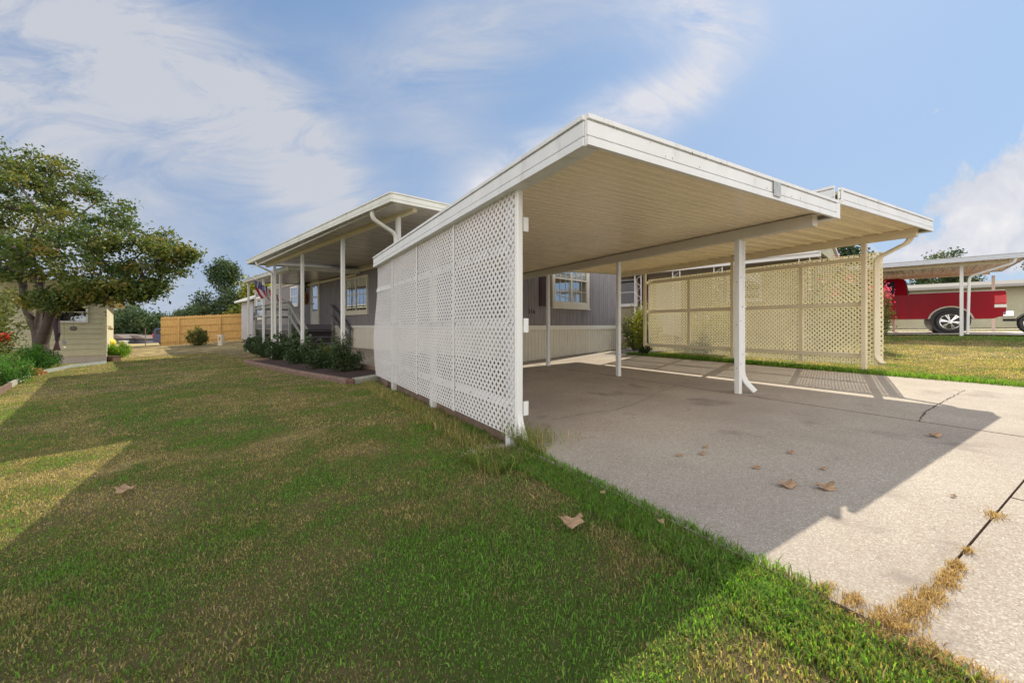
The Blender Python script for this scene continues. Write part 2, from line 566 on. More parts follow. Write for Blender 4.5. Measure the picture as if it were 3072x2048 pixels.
def glassmat():
    m, nt, b = newmat('window_glass'); out = nt.nodes['Material Output']
    g = nt.nodes.new('ShaderNodeBsdfGlossy'); g.inputs['Roughness'].default_value = .03; g.inputs[0].default_value = (.85, .9, .95, 1)
    t = nt.nodes.new('ShaderNodeBsdfTransparent'); t.inputs[0].default_value = (.55, .58, .58, 1)
    l = nt.nodes.new('ShaderNodeLayerWeight'); l.inputs[0].default_value = .35
    mr = nt.nodes.new('ShaderNodeMapRange'); mr.inputs[3].default_value = .16; mr.inputs[4].default_value = .95
    nt.links.new(l.outputs['Facing'], mr.inputs[0])
    mx = nt.nodes.new('ShaderNodeMixShader'); nt.links.new(mr.outputs[0], mx.inputs[0])
    nt.links.new(t.outputs[0], mx.inputs[1]); nt.links.new(g.outputs[0], mx.inputs[2]); nt.links.new(mx.outputs[0], out.inputs[0])
    return m


GLASS = glassmat()


def concrete():
    m, nt, b = newmat('aggregate_concrete')
    tc = nt.nodes.new('ShaderNodeTexCoord')
    vo = nt.nodes.new('ShaderNodeTexVoronoi'); vo.inputs['Scale'].default_value = 210
    vo.inputs['Randomness'].default_value = 1.0
    nzv = nt.nodes.new('ShaderNodeTexNoise'); nzv.inputs['Scale'].default_value = 45
    nt.links.new(tc.outputs['Object'], nzv.inputs['Vector'])
    vm = nt.nodes.new('ShaderNodeVectorMath'); vm.operation = 'MULTIPLY_ADD'; vm.inputs[1].default_value = (.012, .012, .012)
    nt.links.new(nzv.outputs['Color'], vm.inputs[0]); nt.links.new(tc.outputs['Object'], vm.inputs[2])
    nt.links.new(vm.outputs[0], vo.inputs['Vector'])
    sep = nt.nodes.new('ShaderNodeSeparateColor'); nt.links.new(vo.outputs['Color'], sep.inputs[0])
    peb = ramp(nt, sep.outputs[0], [(0, (.12, .085, .07)), (.22, (.28, .22, .17)), (.55, (.41, .35, .29)), (.85, (.52, .47, .40)), (.97, (.80, .78, .72))])
    base = ramp(nt, nse(nt, 1.1, 8, .62), [(.3, (.28, .225, .172)), (.52, (.365, .31, .242)), (.75, (.42, .365, .292))])
    c = mixc(nt, .40, base, peb)
    st = nse(nt, .55, 6, .6, dist=.6)
    c = mixc(nt, ramp(nt, st, [(.46, (0, 0, 0)), (.70, (.7, .7, .7))]), c, (.255, .205, .17))
    oil = nse(nt, 1.7, 5, .6, dist=.3)
    c = mixc(nt, ramp(nt, oil, [(.58, (0, 0, 0)), (.70, (.7, .7, .7))]), c, (.19, .15, .125))
    fn = nse(nt, 60, 6, .7)
    c = mixc(nt, .16, c, ramp(nt, fn, [(.3, (.5, .5, .5)), (.7, (1.3, 1.3, 1.3))]), 'MULTIPLY')
    nt.links.new(c, b.inputs['Base Color']); b.inputs['Roughness'].default_value = .85
    bump(nt, b, fn, .12, .004)
    return m


CONC = concrete()
CONCS = paint('concrete_side', (.22, .15, .11), .9, .3, 9, bumpy=.3)
CRACK = paint('crack_dark', (.05, .042, .035), .95, .3, 20)


def turfmat(name, blade):
    m, nt, b = newmat(name); out = nt.nodes['Material Output']
    g = nt.nodes.new('ShaderNodeAttribute'); g.attribute_name = 'green'
    fac = g.outputs['Fac']
    if blade:
        r = nt.nodes.new('ShaderNodeAttribute'); r.attribute_name = 'rnd'
        mr = nt.nodes.new('ShaderNodeMath'); mr.operation = 'MULTIPLY_ADD'; mr.inputs[1].default_value = .8; mr.inputs[2].default_value = -.4
        nt.links.new(r.outputs['Fac'], mr.inputs[0])
        ad = nt.nodes.new('ShaderNodeMath'); ad.operation = 'ADD'; nt.links.new(fac, ad.inputs[0]); nt.links.new(mr.outputs[0], ad.inputs[1])
        fac = ad.outputs[0]
        c = ramp(nt, fac, [(0, (.43, .34, .20)), (.22, (.34, .27, .135)), (.42, (.235, .215, .09)), (.62, (.155, .19, .062)), (1, (.135, .27, .042))])
        wnz = nt.nodes.new('ShaderNodeTexWhiteNoise'); wnz.noise_dimensions = '1D'; nt.links.new(r.outputs['Fac'], wnz.inputs['W'])
        c = mixc(nt, 1.0, c, ramp(nt, wnz.outputs['Value'], [(0, (.50, .50, .50)), (.5, (.92, .92, .92)), (.9, (1.35, 1.35, 1.3)), (1, (1.9, 1.8, 1.6))]), 'MULTIPLY')
        nt.links.new(c, b.inputs['Base Color']); b.inputs['Roughness'].default_value = .6
        b.inputs['Specular IOR Level'].default_value = .25
        t = nt.nodes.new('ShaderNodeBsdfTranslucent'); nt.links.new(mixc(nt, 1.0, c, (1.9, 1.95, .75), 'MULTIPLY'), t.inputs[0])
        mx = nt.nodes.new('ShaderNodeMixShader'); mx.inputs[0].default_value = .48
        nt.links.new(b.outputs[0], mx.inputs[1]); nt.links.new(t.outputs[0], mx.inputs[2]); nt.links.new(mx.outputs[0], out.inputs[0])
    else:
        f = nse(nt, 48, 9, .8); f2 = nse(nt, 3.2, 6, .6)
        ad = nt.nodes.new('ShaderNodeMath'); ad.operation = 'MULTIPLY_ADD'; ad.inputs[1].default_value = 1.1; ad.inputs[2].default_value = -.55
        nt.links.new(f, ad.inputs[0])
        ad3 = nt.nodes.new('ShaderNodeMath'); ad3.operation = 'MULTIPLY_ADD'; ad3.inputs[1].default_value = .9; ad3.inputs[2].default_value = -.45
        nt.links.new(f2, ad3.inputs[0])
        a2 = nt.nodes.new('ShaderNodeMath'); a2.operation = 'ADD'; nt.links.new(fac, a2.inputs[0]); nt.links.new(ad.outputs[0], a2.inputs[1])
        a4 = nt.nodes.new('ShaderNodeMath'); a4.operation = 'ADD'; nt.links.new(a2.outputs[0], a4.inputs[0]); nt.links.new(ad3.outputs[0], a4.inputs[1])
        c = ramp(nt, a4.outputs[0], [(0, (.46, .36, .17)), (.1, (.22, .17, .09)), (.3, (.20, .155, .075)), (.5, (.16, .135, .055)), (.75, (.115, .125, .04)), (1, (.10, .14, .03))])
        nt.links.new(c, b.inputs['Base Color']); b.inputs['Roughness'].default_value = .95
        b.inputs['Specular IOR Level'].default_value = .1
        bump(nt, b, f, .8, .03)
    return m


TURF = turfmat('turf', False); BLADE = turfmat('grass_blade', True)
BARK = paint('bark', (.16, .12, .095), .9, .35, 9, dirt=(.27, .235, .20), sc=(1, 1, .4), bumpy=.6)
BARKD = paint('dark_bark', (.075, .058, .048), .9, .35, 9, dirt=(.14, .125, .105), sc=(1, 1, .4), bumpy=.6)
STEM = paint('stems', (.10, .08, .05), .9, .3, 9)
MULCH = paint('mulch', (.055, .032, .028), .95, .5, 30, dirt=(.14, .09, .06), bumpy=.8)
TIMB = paint('landscape_timber', (.18, .115, .085), .85, .35, 10, dirt=(.12, .08, .06), sc=(1, .3, 1), bumpy=.4)
TIMBG = paint('weathered_timber', (.36, .35, .30), .85, .2, 10, dirt=(.2, .19, .15), bumpy=.3)
CEDAR = paint('pine_fence', (.58, .36, .13), .8, .22, 3.5, dirt=(.27, .14, .05), sc=(4, 4, .6), dirtlo=.6, dirthi=.74)
L_TREE = leafmat('tree_leaf', [(0, (.03, .055, .018)), (.35, (.065, .11, .028)), (.65, (.13, .165, .038)), (.88, (.24, .20, .045)), (1, (.28, .14, .05))], .42, .42)
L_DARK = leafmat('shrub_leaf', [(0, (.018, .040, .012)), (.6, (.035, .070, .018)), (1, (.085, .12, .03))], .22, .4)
L_HYD = leafmat('broad_leaf', [(0, (.035, .065, .03)), (.7, (.07, .11, .05)), (1, (.20, .21, .13))], .25, .35)
L_LIME = leafmat('lime_leaf', [(0, (.12, .24, .02)), (.6, (.20, .36, .03)), (1, (.34, .46, .05))], .45, .5)
L_BRIGHT = leafmat('bright_leaf', [(0, (.04, .12, .015)), (.5, (.07, .21, .02)), (1, (.15, .30, .03))], .35, .45)
L_YEL = leafmat('yellow_leaf', [(0, (.06, .10, .02)), (.45, (.20, .24, .03)), (.8, (.42, .40, .05)), (1, (.50, .28, .05))], .4, .45)
L_FAR = leafmat('far_leaf', [(0, (.035, .065, .035)), (.5, (.055, .095, .04)), (1, (.11, .15, .045))], .25, .6)
L_MYR = leafmat('myrtle_leaf', [(0, (.05, .085, .02)), (.5, (.12, .15, .035)), (.85, (.22, .20, .06)), (1, (.28, .14, .06))], .4, .5)
L_FLOW = leafmat('pink_petal', [(0, (.55, .03, .10)), (1, (.85, .16, .35))], .4, .6)
L_RED = leafmat('red_petal', [(0, (.45, .01, .02)), (1, (.75, .06, .06))], .4, .6)
L_RUST = leafmat('rust_leaf', [(0, (.16, .16, .04)), (.5, (.42, .20, .08)), (1, (.60, .38, .16))], .35, .6)
L_DRY = leafmat('dry_blade', [(0, (.26, .16, .07)), (.5, (.50, .34, .15)), (1, (.68, .52, .27))], .35, .7)
DRYL = paint('dry_leaf', (.36, .23, .13), .7, .45, 30, dirt=(.16, .09, .05))
GRAV = paint('gravel', (.52, .46, .45), .9, .35, 14)

# ---------------------------------------------------------------- ground
def spaced(lo, hi, near, step, grow=1.14):
    c = [0.0]
    s = step
    while c[-1] < hi:
        if c[-1] > near: s *= grow
        c.append(c[-1] + s)
    d = [0.0]; s = step
    while d[-1] > lo:
        if d[-1] < -near: s *= grow
        d.append(d[-1] - s)
    return np.array(sorted(set(d[1:] + c)))


gxs = spaced(-900, 900, 14, .22); gys = spaced(-60, 1500, 18, .22)
GX, GY = np.meshgrid(gxs, gys)
GZ = land(GX, GY)
ins = in_slab(GX, GY, -0.02)
v_, s_ = CF.inv(GX, GY)
near_sl = in_slab(GX, GY, 0.0) & (np.hypot(GX, GY) < 30)
GZ = np.where(near_sl, np.minimum(GZ, slab_z(v_) - .07), GZ)
GZ = GZ + (vnoise(GX, GY, .8) - .5) * .02
GR = green_at(GX, GY)
# far field is straw coloured
GR = np.where((GY > 14.5) & (GX < -5), GR * .35, GR)
GR = np.where(GY > 34, GR * .1 - .1, GR)
ny, nx = GX.shape
idx = np.arange(nx * ny).reshape(ny, nx)
fa = np.stack([idx[:-1, :-1], idx[:-1, 1:], idx[1:, 1:], idx[1:, :-1]], -1).reshape(-1, 4)
me = np_mesh('ground', np.stack([GX, GY, GZ], -1).reshape(-1, 3), fa, TURF, {'green': ('POINT', GR)})
go = bpy.data.objects.new('ground', me); link(go); go['kind'] = 'structure'


# ---------------------------------------------------------------- slabs
def slab(name, poly, frame, th=.14, sub=1):
    """poly in frame coords; subdivided top following slab_z"""
    vs = []
    for (x, y) in poly:
        X, Y = frame.w(x, y); v, s = CF.inv(X, Y)
        vs.append((X, Y, float(slab_z(v))))
    n = len(vs); bot = [(x, y, z - th) for x, y, z in vs]
    mb = MB(); mb.add(vs + bot, [tuple(range(n)), tuple(range(n, 2 * n))[::-1]] + [(i, (i + 1) % n, n + (i + 1) % n, n + i) for i in range(n)])
    o = mb.obj(name, CONC)
    o.data.materials.append(CONCS)
    for p in o.data.polygons:
        if abs(p.normal.z) < .5: p.material_index = 1
    link(o); o['kind'] = 'structure'
    return o


g_ = .007
slab('driveway', [(0, -1.32 + g_), (3.044 - g_, -1.32 + g_), (3.044 - g_, 5.1), (.145, 5.1), (.145, .84), (0, .72)], CF)
slab('driveway', [(3.05 + g_, -1.32 + g_), (5.9, -1.32 + g_), (5.9, 5.1), (3.05 + g_, 5.1)], CF)
slab('driveway', [(-.04, -1.32 - g_ * .2), (-.04, -7), (1.54 - g_, -7), (1.54 - g_, -1.32 - g_ * .2)], CF)
slab('driveway', [(1.54 + g_, -1.32 - g_ * .2), (1.54 + g_, -7), (9, -7), (9, -1.32 - g_ * .2)], CF)
slab('patio', [(3.15, 6.20), (6.34, 6.20), (6.34, 15.5), (3.85, 15.5), (3.85, 7.3), (3.35, 6.85)], HF)
wB = [CF.inv(*CF.w(0.02, 5.115))]
def hf(v, s): return HF.inv(*CF.w(v, s))
slab('walkway', [hf(0.15, 5.115), hf(5.9, 5.115), (14.5, 4.5), (14.5, 6.17), (3.2, 6.17)], HF)


def pt_on_slab(v, s, dz=.0):
    X, Y = CF.w(v, s); return Vector((X, Y, float(slab_z(v)) + dz))


def slab_pt_px(px, py):
    """ground point of the slab seen in the photograph direction px,py"""
    u, w = (px - 1536) / F_, (py - 976) / F_
    Y = .87 / w
    for _ in range(12):
        v, s = CF.inv(u * Y, Y); Y = -float(slab_z(v)) / w
    v, s = CF.inv(u * Y, Y)
    return v, s


def land_pt_px(px, py):
    u, w = (px - 1536) / F_, (py - 976) / F_
    Y = 1.0 / w
    for _ in range(25):
        Y = .5 * Y + .5 * (-gz(u * Y, Y) / w)
    return u * Y, Y


def crack(pts, w=.006, name='concrete_crack'):
    P = [slab_pt_px(x, y) for x, y in pts]
    Q = []
    for i in range(len(P) - 1):
        a, b = P[i], P[i + 1]; n = max(2, int(math.dist(a, b) / .035))
        for k in range(n):
            t = k / n; Q.append((a[0] + (b[0] - a[0]) * t + random.uniform(-1, 1) * .011, a[1] + (b[1] - a[1]) * t + random.uniform(-1, 1) * .011))
    mb = MB(); vs = []
    for i, (v, s) in enumerate(Q):
        j = min(i + 1, len(Q) - 1); k = max(i - 1, 0)
        d = Vector((Q[j][0] - Q[k][0], Q[j][1] - Q[k][1])).normalized(); nn = Vector((-d.y, d.x)) * w * random.uniform(.3, 1.2) * .5
        vs += [pt_on_slab(v + nn.x, s + nn.y, .003), pt_on_slab(v - nn.x, s - nn.y, .003)]
    mb.add(vs, [(2 * i, 2 * i + 1, 2 * i + 3, 2 * i + 2) for i in range(len(Q) - 1)])
    o = mb.obj(name, CRACK); link(o); o['kind'] = 'structure'


crack([(2893, 1170), (2830, 1205), (2800, 1222), (2772, 1240), (2762, 1255), (2760, 1268)], .011)
crack([(2060, 1148), (1985, 1172), (1910, 1210), (1850, 1228), (1760, 1240), (1640, 1262)], .007)
crack([(1700, 1312), (1740, 1316), (1800, 1308)], .006)

# ---------------------------------------------------------------- grass blades (stuff)
def blades(name, X, Y, h, w, mat, green=None, rnd=None, z=None, lean=.6, label='', up=0.0):
    n = len(X)
    if z is None: z = land(X, Y)
    az = rng.random(n) * 2 * math.pi; bz = rng.random(n) * 2 * math.pi
    ln = h * lean * rng.random(n)
    dx, dy = np.cos(az) * w / 2, np.sin(az) * w / 2
    lx, ly = np.cos(bz) * ln, np.sin(bz) * ln
    V = np.empty((n, 5, 3))
    V[:, 0] = np.c_[X - dx, Y - dy, z - .01]; V[:, 1] = np.c_[X + dx, Y + dy, z - .01]
    V[:, 2] = np.c_[X + dx * .8 + lx * .35, Y + dy * .8 + ly * .35, z + h * .6]
    V[:, 3] = np.c_[X - dx * .8 + lx * .35, Y - dy * .8 + ly * .35, z + h * .6]
    V[:, 4] = np.c_[X + lx, Y + ly, z + h * (1 - .35 * rng.random(n))]
    b = np.arange(n)[:, None] * 5
    tris = np.concatenate([b + [0, 1, 2], b + [0, 2, 3], b + [3, 2, 4]], 1).reshape(-1, 3)
    if rnd is None: rnd = rng.random(n)
    at_ = {'rnd': ('POINT', np.repeat(rnd, 5))}
    if green is not None: at_['green'] = ('POINT', np.repeat(green, 5))
    me = np_mesh(name, V.reshape(-1, 3), tris, mat, at_)
    return bpy.data.objects.new(name, me)


def scatter(n, x0, x1, y0, y1):
    return rng.uniform(x0, x1, n), rng.uniform(y0, y1, n)


GP = land_pt_px(1480, 1355)


def lawn():
    XS, YS, HS, WS = [], [], [], []
    # (y range, density per m2, height, width)
    for (y0, y1, dens, h, w) in [(.35, 2.2, 17000, .019, .0042), (2.2, 4, 9500, .020, .0050), (4, 7, 3600, .021, .0075), (7, 12, 900, .027, .010), (12, 19, 260, .034, .018)]:
        xl = -1.5 * y1 - .6; xr = 1.5 * y1 + .8
        area = (y1 - y0) * (xr - xl); X, Y = scatter(int(area * dens), xl, xr, y0, y1)
        k = (np.abs(X) < 1.42 * Y + .7) & ~in_slab(X, Y, .0) & ~in_drive(X, Y)
        p, a = HF.inv(X, Y)
        k &= ~((p > 2.95) & (p < 10.5) & (a > 6.4) & (a < 32))
        k &= ~((p > 14) & (p < 17.2) & (a > 1.9))
        v, s = CF.inv(X, Y)
        gx_, gy_ = GP; k &= ~((((X - gx_) / .17) ** 2 + ((Y - gy_) / .16) ** 2) < rng.uniform(.5, 1.4, len(X)))
        X, Y = X[k], Y[k]
        nn = vnoise(X, Y, .35)
        hh = h * (.45 + .55 * rng.random(len(X))) * (.65 + .7 * nn)
        v, s = CF.inv(X, Y)
        hh *= 1 + 1.1 * np.exp(-np.abs(v) / .30) * (s < 6) * (v < .5) + .8 * np.exp(-np.abs(v - 5.95) / .12)
        XS.append(X); YS.append(Y); HS.append(hh); WS.append(np.full(len(X), w) * (.7 + .6 * rng.random(len(X))))
    X, Y, H, W = map(np.concatenate, (XS, YS, HS, WS))
    z = land(X, Y) + (vnoise(X, Y, .8) - .5) * .02
    g = green_at(X, Y) + rng.normal(0, .10, len(X))
    k = rng.random(len(X))
    H = np.where(k < .16, H * .45, np.where(k > .965, H * 1.9, H))      # clippings lying flat, and a few taller blades
    g = np.where(k < .16, .05, np.where(k > .965, g + .3, g))
    ln = np.where(k < .16, 4.5, 1.5)
    o = blades('lawn_grass', X, Y, H, W, BLADE, green=g, z=z, lean=ln)
    link(o); tagp(o, 'short mown lawn grass, patchy green and straw brown, around the carport', 'grass', kind='stuff')


lawn()


def strip_blades(name, label, n, v0, v1, s0, s1, h, w, mat, g, sl=True, lean=.9):
    V_, S_ = scatter(n, v0, v1, s0, s1)
    X = np.empty(n); Y = np.empty(n)
    X = CF.ox + V_ * CF.c - S_ * CF.s; Y = CF.oy + V_ * CF.s + S_ * CF.c
    z = np.maximum(land(X, Y), -9)
    if sl: z = np.where(in_slab(X, Y), slab_z(V_), z)
    hh = h * (.4 + .6 * rng.random(n))
    o = blades(name, X, Y, hh, np.full(n, w), mat, green=np.full(n, g) + rng.normal(0, .12, n), z=z, lean=lean)
    link(o); tagp(o, label, 'grass', kind='stuff'); return o


strip_blades('tall_grass', 'taller rough grass growing under the left lattice screen along the slab', 4200, -.22, -.01, .75, 5.6, .12, .006, BLADE, .38)
strip_blades('edge_grass', 'bright green grass fringe along the right edge of the concrete', 7000, 5.86, 6.12, -1.3, 5.2, .085, .007, BLADE, .95)
strip_blades('lush_grass', 'lush green grass hanging over the near edge of the slab', 8000, -.20, .035, -1.15, .75, .048, .004, BLADE, .92, lean=1.6)
strip_blades('border_grass', 'thick grass beside the foot of the white downspout', 2600, -.35, .05, .45, .95, .10, .005, BLADE, .65, lean=1.2)


def dry_clumps():
    XV, SV, H = [], [], []
    for (px, py, r, n) in [(2743, 1829, .034, 900), (2700, 1880, .045, 800), (2790, 1790, .030, 700), (2840, 1750, .024, 450), (2870, 1700, .020, 400), (2855, 1725, .02, 300), (2905, 1655, .012, 200), (2985, 1548, .028, 260),
                           (2640, 1860, .035, 500), (2560, 1800, .02, 300), (2780, 1960, .03, 400), (2830, 2000, .03, 300), (2480, 1765, .02, 200)]:
        v, s = slab_pt_px(px, py)
        for _ in range(int(n * .55)):
            XV.append(v + random.gauss(0, r)); SV.append(s + random.gauss(0, r * .55)); H.append(random.uniform(.008, .028))
    V_, S_ = np.array(XV), np.array(SV)
    X = CF.ox + V_ * CF.c - S_ * CF.s; Y = CF.oy + V_ * CF.s + S_ * CF.c
    o = blades('dry_grass', X, Y, np.array(H), np.full(len(X), .0028), L_DRY, z=np.where(in_slab(X, Y), slab_z(V_), land(X, Y)), lean=1.6)
    link(o); tagp(o, 'dead straw coloured grass growing in the joint of the front slabs', 'dry grass', kind='stuff')


dry_clumps()


def straw_edge():
    strip_blades('straw_grass', 'straw coloured dead grass fringe along the sunlit slab edge', 2400, -.06, .02, -2.4, -.95, .030, .003, L_DRY, .3, lean=1.6)
    strip_blades('low_grass', 'low green grass behind the straw fringe at the bottom of the picture', 8000, -.30, -.03, -2.4, -1.0, .035, .004, BLADE, .75, lean=1.5)


straw_edge()


def weeds():
    t = Thing('weed_clump', 'tall wispy weeds beside the foot of the left corner post', 'weed', (*CF.w(.25, .75), -.87))
    X, Y, H = [], [], []
    for _ in range(420):
        v = .02 + abs(random.gauss(0, .17)); s = random.gauss(.78, .13)
        x, y = CF.w(v, s); X.append(x); Y.append(y); H.append(random.uniform(.05, .24) * max(.3, 1 - v * 1.3))
    X, Y, H = map(np.array, (X, Y, H))
    o = blades('leaves', X - t.base[0], Y - t.base[1], H, np.full(len(X), .0035), BLADE, green=np.full(len(X), .5), z=np.full(len(X), 0.0), lean=1.0)
    link(o, t.o); t.o.location = (t.base[0], t.base[1], -.87)


weeds()

# ---------------------------------------------------------------- leaves and trees
def leaf_mesh(name, pts, size, mat, flat=.0, rnd=None, aspect=.5, droop=0.0):
    """pts (N,3) leaf centres; each leaf is a small folded diamond"""
    n = len(pts)
    d = rng.normal(size=(n, 3)); d[:, 2] *= (1 - flat); d[:, 2] -= droop
    d /= np.linalg.norm(d, axis=1)[:, None]
    u = rng.normal(size=(n, 3)); u[:, 2] *= (1 - flat)
    s = np.cross(d, u); s /= np.linalg.norm(s, axis=1)[:, None] + 1e-9
    if flat > .4:
        s[:, 2] *= .5
    L = size * (.6 + .8 * rng.random(n))[:, None]
    nn = np.cross(d, s)
    V = np.empty((n, 4, 3))
    V[:, 0] = pts - d * L * .5; V[:, 2] = pts + d * L * .5
    V[:, 1] = pts + s * L * aspect * .5 + nn * L * .08; V[:, 3] = pts - s * L * aspect * .5 + nn * L * .08
    b = np.arange(n)[:, None] * 4
    tris = np.concatenate([b + [0, 1, 2], b + [0, 2, 3]], 1).reshape(-1, 3)
    if rnd is None: rnd = rng.random(n)
    return np_mesh(name, V.reshape(-1, 3), tris, mat, {'rnd': ('POINT', np.repeat(np.clip(rnd, 0, 1), 4))})


def clumps_in(env, n, rs):
    out = []
    k = 0
    while len(out) < n and k < 200000:
        k += 1
        e = env[rs.integers(len(env))]
        q = rs.normal(size=3); q /= np.linalg.norm(q); r = rs.random() ** .45
        p = np.array(e[0]) + q * r * np.array(e[1])
        out.append(p)
    return np.array(out)


def make_tree(name, label, cat, base, env, nclump, nleaf, lsize, mat, trunk_r=.16, fork=None, seed=1, flat=.5, csize=(.45, .45, .16),
              group=None, barkmat=None, rndbias=0.0, crown_name='crown', aspect=.5, flowers=None, minr=.012):
    """base (x,y,z); env list of (centre offset, radii) ellipsoids of the crown relative to base; limbs grow greedily to every clump"""
    rs = np.random.default_rng(seed)
    C = clumps_in(env, nclump, rs)
    C = C[C[:, 2] > .25]
    t = Thing(name, label, cat, base, WF, group)
    nodes = [np.array([0, 0, -.1])]; par = [-1]
    fork = fork or [([0, 0, 0.9], 0)]
    for p, q in fork:
        nodes.append(np.array(p, float)); par.append(q)
    order = np.argsort(np.linalg.norm(C - nodes[min(1, len(nodes) - 1)], axis=1))
    tips = []
    for ci in order:
        c = C[ci]
        Nn = np.array(nodes)
        cost = np.linalg.norm(Nn - c, axis=1) + .25 * np.maximum(0, Nn[:, 2] - c[2]) * 3
        cost[0] += 99
        j = int(np.argmin(cost)); a = nodes[j]
        L = np.linalg.norm(c - a); k = max(1, int(L / .55))
        prev = j
        for i in range(1, k + 1):
            f = i / k
            q = a + (c - a) * f + rs.normal(size=3) * .05 * L * (1 if i < k else 0) + np.array([0, 0, .10 * L * math.sin(math.pi * f)])
            nodes.append(q); par.append(prev); prev = len(nodes) - 1
        tips.append(prev)
    cnt = np.zeros(len(nodes)); 
    for tt in tips: cnt[tt] += 1
    for i in range(len(nodes) - 1, 0, -1): cnt[par[i]] += cnt[i]
    rad = np.maximum(minr, trunk_r * (cnt / max(1, cnt[0])) ** .48)
    mb = MB()
    for i in range(1, len(nodes)):
        a, b = nodes[par[i]], nodes[i]
        r0 = rad[par[i]] if par[i] != 0 else rad[0] * 1.25
        r0 = min(r0, rad[i] * 1.6) if par[i] != 0 else r0
        n = 10 if rad[i] > .06 else (5 if rad[i] > .02 else 3)
        mb.tube([a, b], [r0, rad[i]], n, cap=False)
    b_ = Vector(base); mb.v = [tuple(Vector(q) + b_) for q in mb.v]
    t.part('trunk', mb, barkmat or BARK, smooth=True)
    per = max(1, nleaf // len(C)); cs = np.array(csize)
    pts = np.repeat(C, per, 0) + rs.normal(size=(len(C) * per, 3)) * cs * .75
    rnd = np.repeat(rs.random(len(C)) * .55, per) + rs.random(len(C) * per) * .45 + rndbias
    me = leaf_mesh(crown_name, pts, lsize, mat, flat, rnd, aspect)
    link(bpy.data.objects.new(crown_name, me), t.o)
    if flowers:
        fm, fn, fs = flowers
        top = C[np.argsort(-C[:, 2] + rs.normal(size=len(C)) * .4)][:fn]
        for c in top:
            q = c + np.array([0, 0, .12]) + rs.normal(size=3) * .05
            fp = q + rs.normal(size=(60, 3)) * np.array([.06, .06, .09])
            link(bpy.data.objects.new('blossoms', leaf_mesh('blossoms', fp, fs, fm, 0, None, .8)), t.o)
    return t


def make_shrub(name, label, base, rx, ry, h, nleaf, lsize, mat, seed=1, group=None, nst=26, flat=.1, spread=.16, cat='shrub', flowers=None, aspect=.5, spiky=0):
    rs = np.random.default_rng(seed)
    t = Thing(name, label, cat, base, WF, group)
    ends = []; mb = MB()
    for i in range(nst):
        az = rs.random() * 2 * math.pi; rr = rs.random() ** .5
        hz = h * (.45 + .55 * rs.random()) * (1 - .35 * rr * rr)
        if i < spiky: hz = h * (1.05 + .25 * rs.random())
        e = np.array([math.cos(az) * rx * rr, math.sin(az) * ry * rr, hz])
        s0 = np.array([e[0] * .15, e[1] * .15, -.05]); m = (s0 + e) / 2 + np.array([e[0] * .15, e[1] * .15, .03])
        mb.tube([s0, m, e], [.012, .008, .004], 4, cap=False)
        ends.append((s0, m, e))
    b_ = Vector(base); mb.v = [tuple(Vector(q) + b_) for q in mb.v]
    t.part('stems', mb, STEM)
    per = nleaf // nst; P = []
    for s0, m, e in ends:
        f = rs.random(per) ** .6
        q = np.where(f[:, None] < .5, s0 + (m - s0) * (f[:, None] * 2), m + (e - m) * (f[:, None] * 2 - 1))
        q = q + rs.normal(size=(per, 3)) * spread * (1.15 - .75 * f[:, None]) * min(rx, h) * 1.6
        P.append(q)
    P = np.concatenate(P); P = P[P[:, 2] > .02]
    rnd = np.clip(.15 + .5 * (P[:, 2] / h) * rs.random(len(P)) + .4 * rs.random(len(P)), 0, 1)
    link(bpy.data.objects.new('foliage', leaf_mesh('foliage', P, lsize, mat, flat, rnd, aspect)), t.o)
    if flowers:
        fm, fn, fs = flowers
        for s0, m, e in ends[:fn]:
            fp = e + rs.normal(size=(70, 3)) * np.array([.05, .05, .07])
            link(bpy.data.objects.new('blossoms', leaf_mesh('blossoms', fp, fs, fm, 0, None, .8)), t.o)
    return t


def ground_at(px, Y):
    X = (px - 1536) / F_ * Y
    return (X, Y, gz(X, Y))


# ---------------------------------------------------------------- lattice
def clip_poly(poly, x0, x1, y0, y1):
    for ax, lim, sg in ((0, x0, 1), (0, x1, -1), (1, y0, 1), (1, y1, -1)):
        out = []
        for i in range(len(poly)):
            a, b = poly[i], poly[(i + 1) % len(poly)]
            da, db = (a[ax] - lim) * sg, (b[ax] - lim) * sg
            if da >= 0: out.append(a)
            if (da >= 0) != (db >= 0):
                t = da / (da - db); out.append((a[0] + (b[0] - a[0]) * t, a[1] + (b[1] - a[1]) * t))
        poly = out
        if not poly: break
    return poly


def lattice_mb(w, h, pitch, sw, th, place, bands=1):
    """place(u, z, d) -> point.  u along the panel, z up, d thickness offset"""
    mb = MB()
    for layer, sg in ((0, 1), (1, -1)):
        d0, d1 = (0, th) if layer == 0 else (th + .0005, 2 * th)
        rng_ = w + h
        k = -int(rng_ / pitch) - 1
        while k * pitch < rng_:
            c = k * pitch + (.35 * pitch if sg > 0 else .1 * pitch)
            hw = sw / math.sqrt(2) * 1.0
            # band: |z - sg*u - c| < sw*sqrt2/2
            e = sw * math.sqrt(2) / 2; L = rng_ + 1
            poly = [(-L, -sg * L + c - e), (L, sg * L + c - e), (L, sg * L + c + e), (-L, -sg * L + c + e)]
            k += 1
            for bnd in range(bands):
                q = clip_poly(poly, 0, w, h * bnd / bands, h * (bnd + 1) / bands)
                if len(q) < 3: continue
                n = len(q)
                vs = [place(a, b, d0) for a, b in q] + [place(a, b, d1) for a, b in q]
                mb.add(vs, [tuple(range(n)), tuple(range(n, 2 * n))[::-1]] + [(i, (i + 1) % n, n + (i + 1) % n, n + i) for i in range(n)])
    return mb


# ---------------------------------------------------------------- carport
def zroof(which, v):
    """underside height of fascia for roof 1 (left) or 2 (right) at carport x = v"""
    return 1.030 + .010 * v if which == 1 else 1.215 + .028 * (v - 3.27)


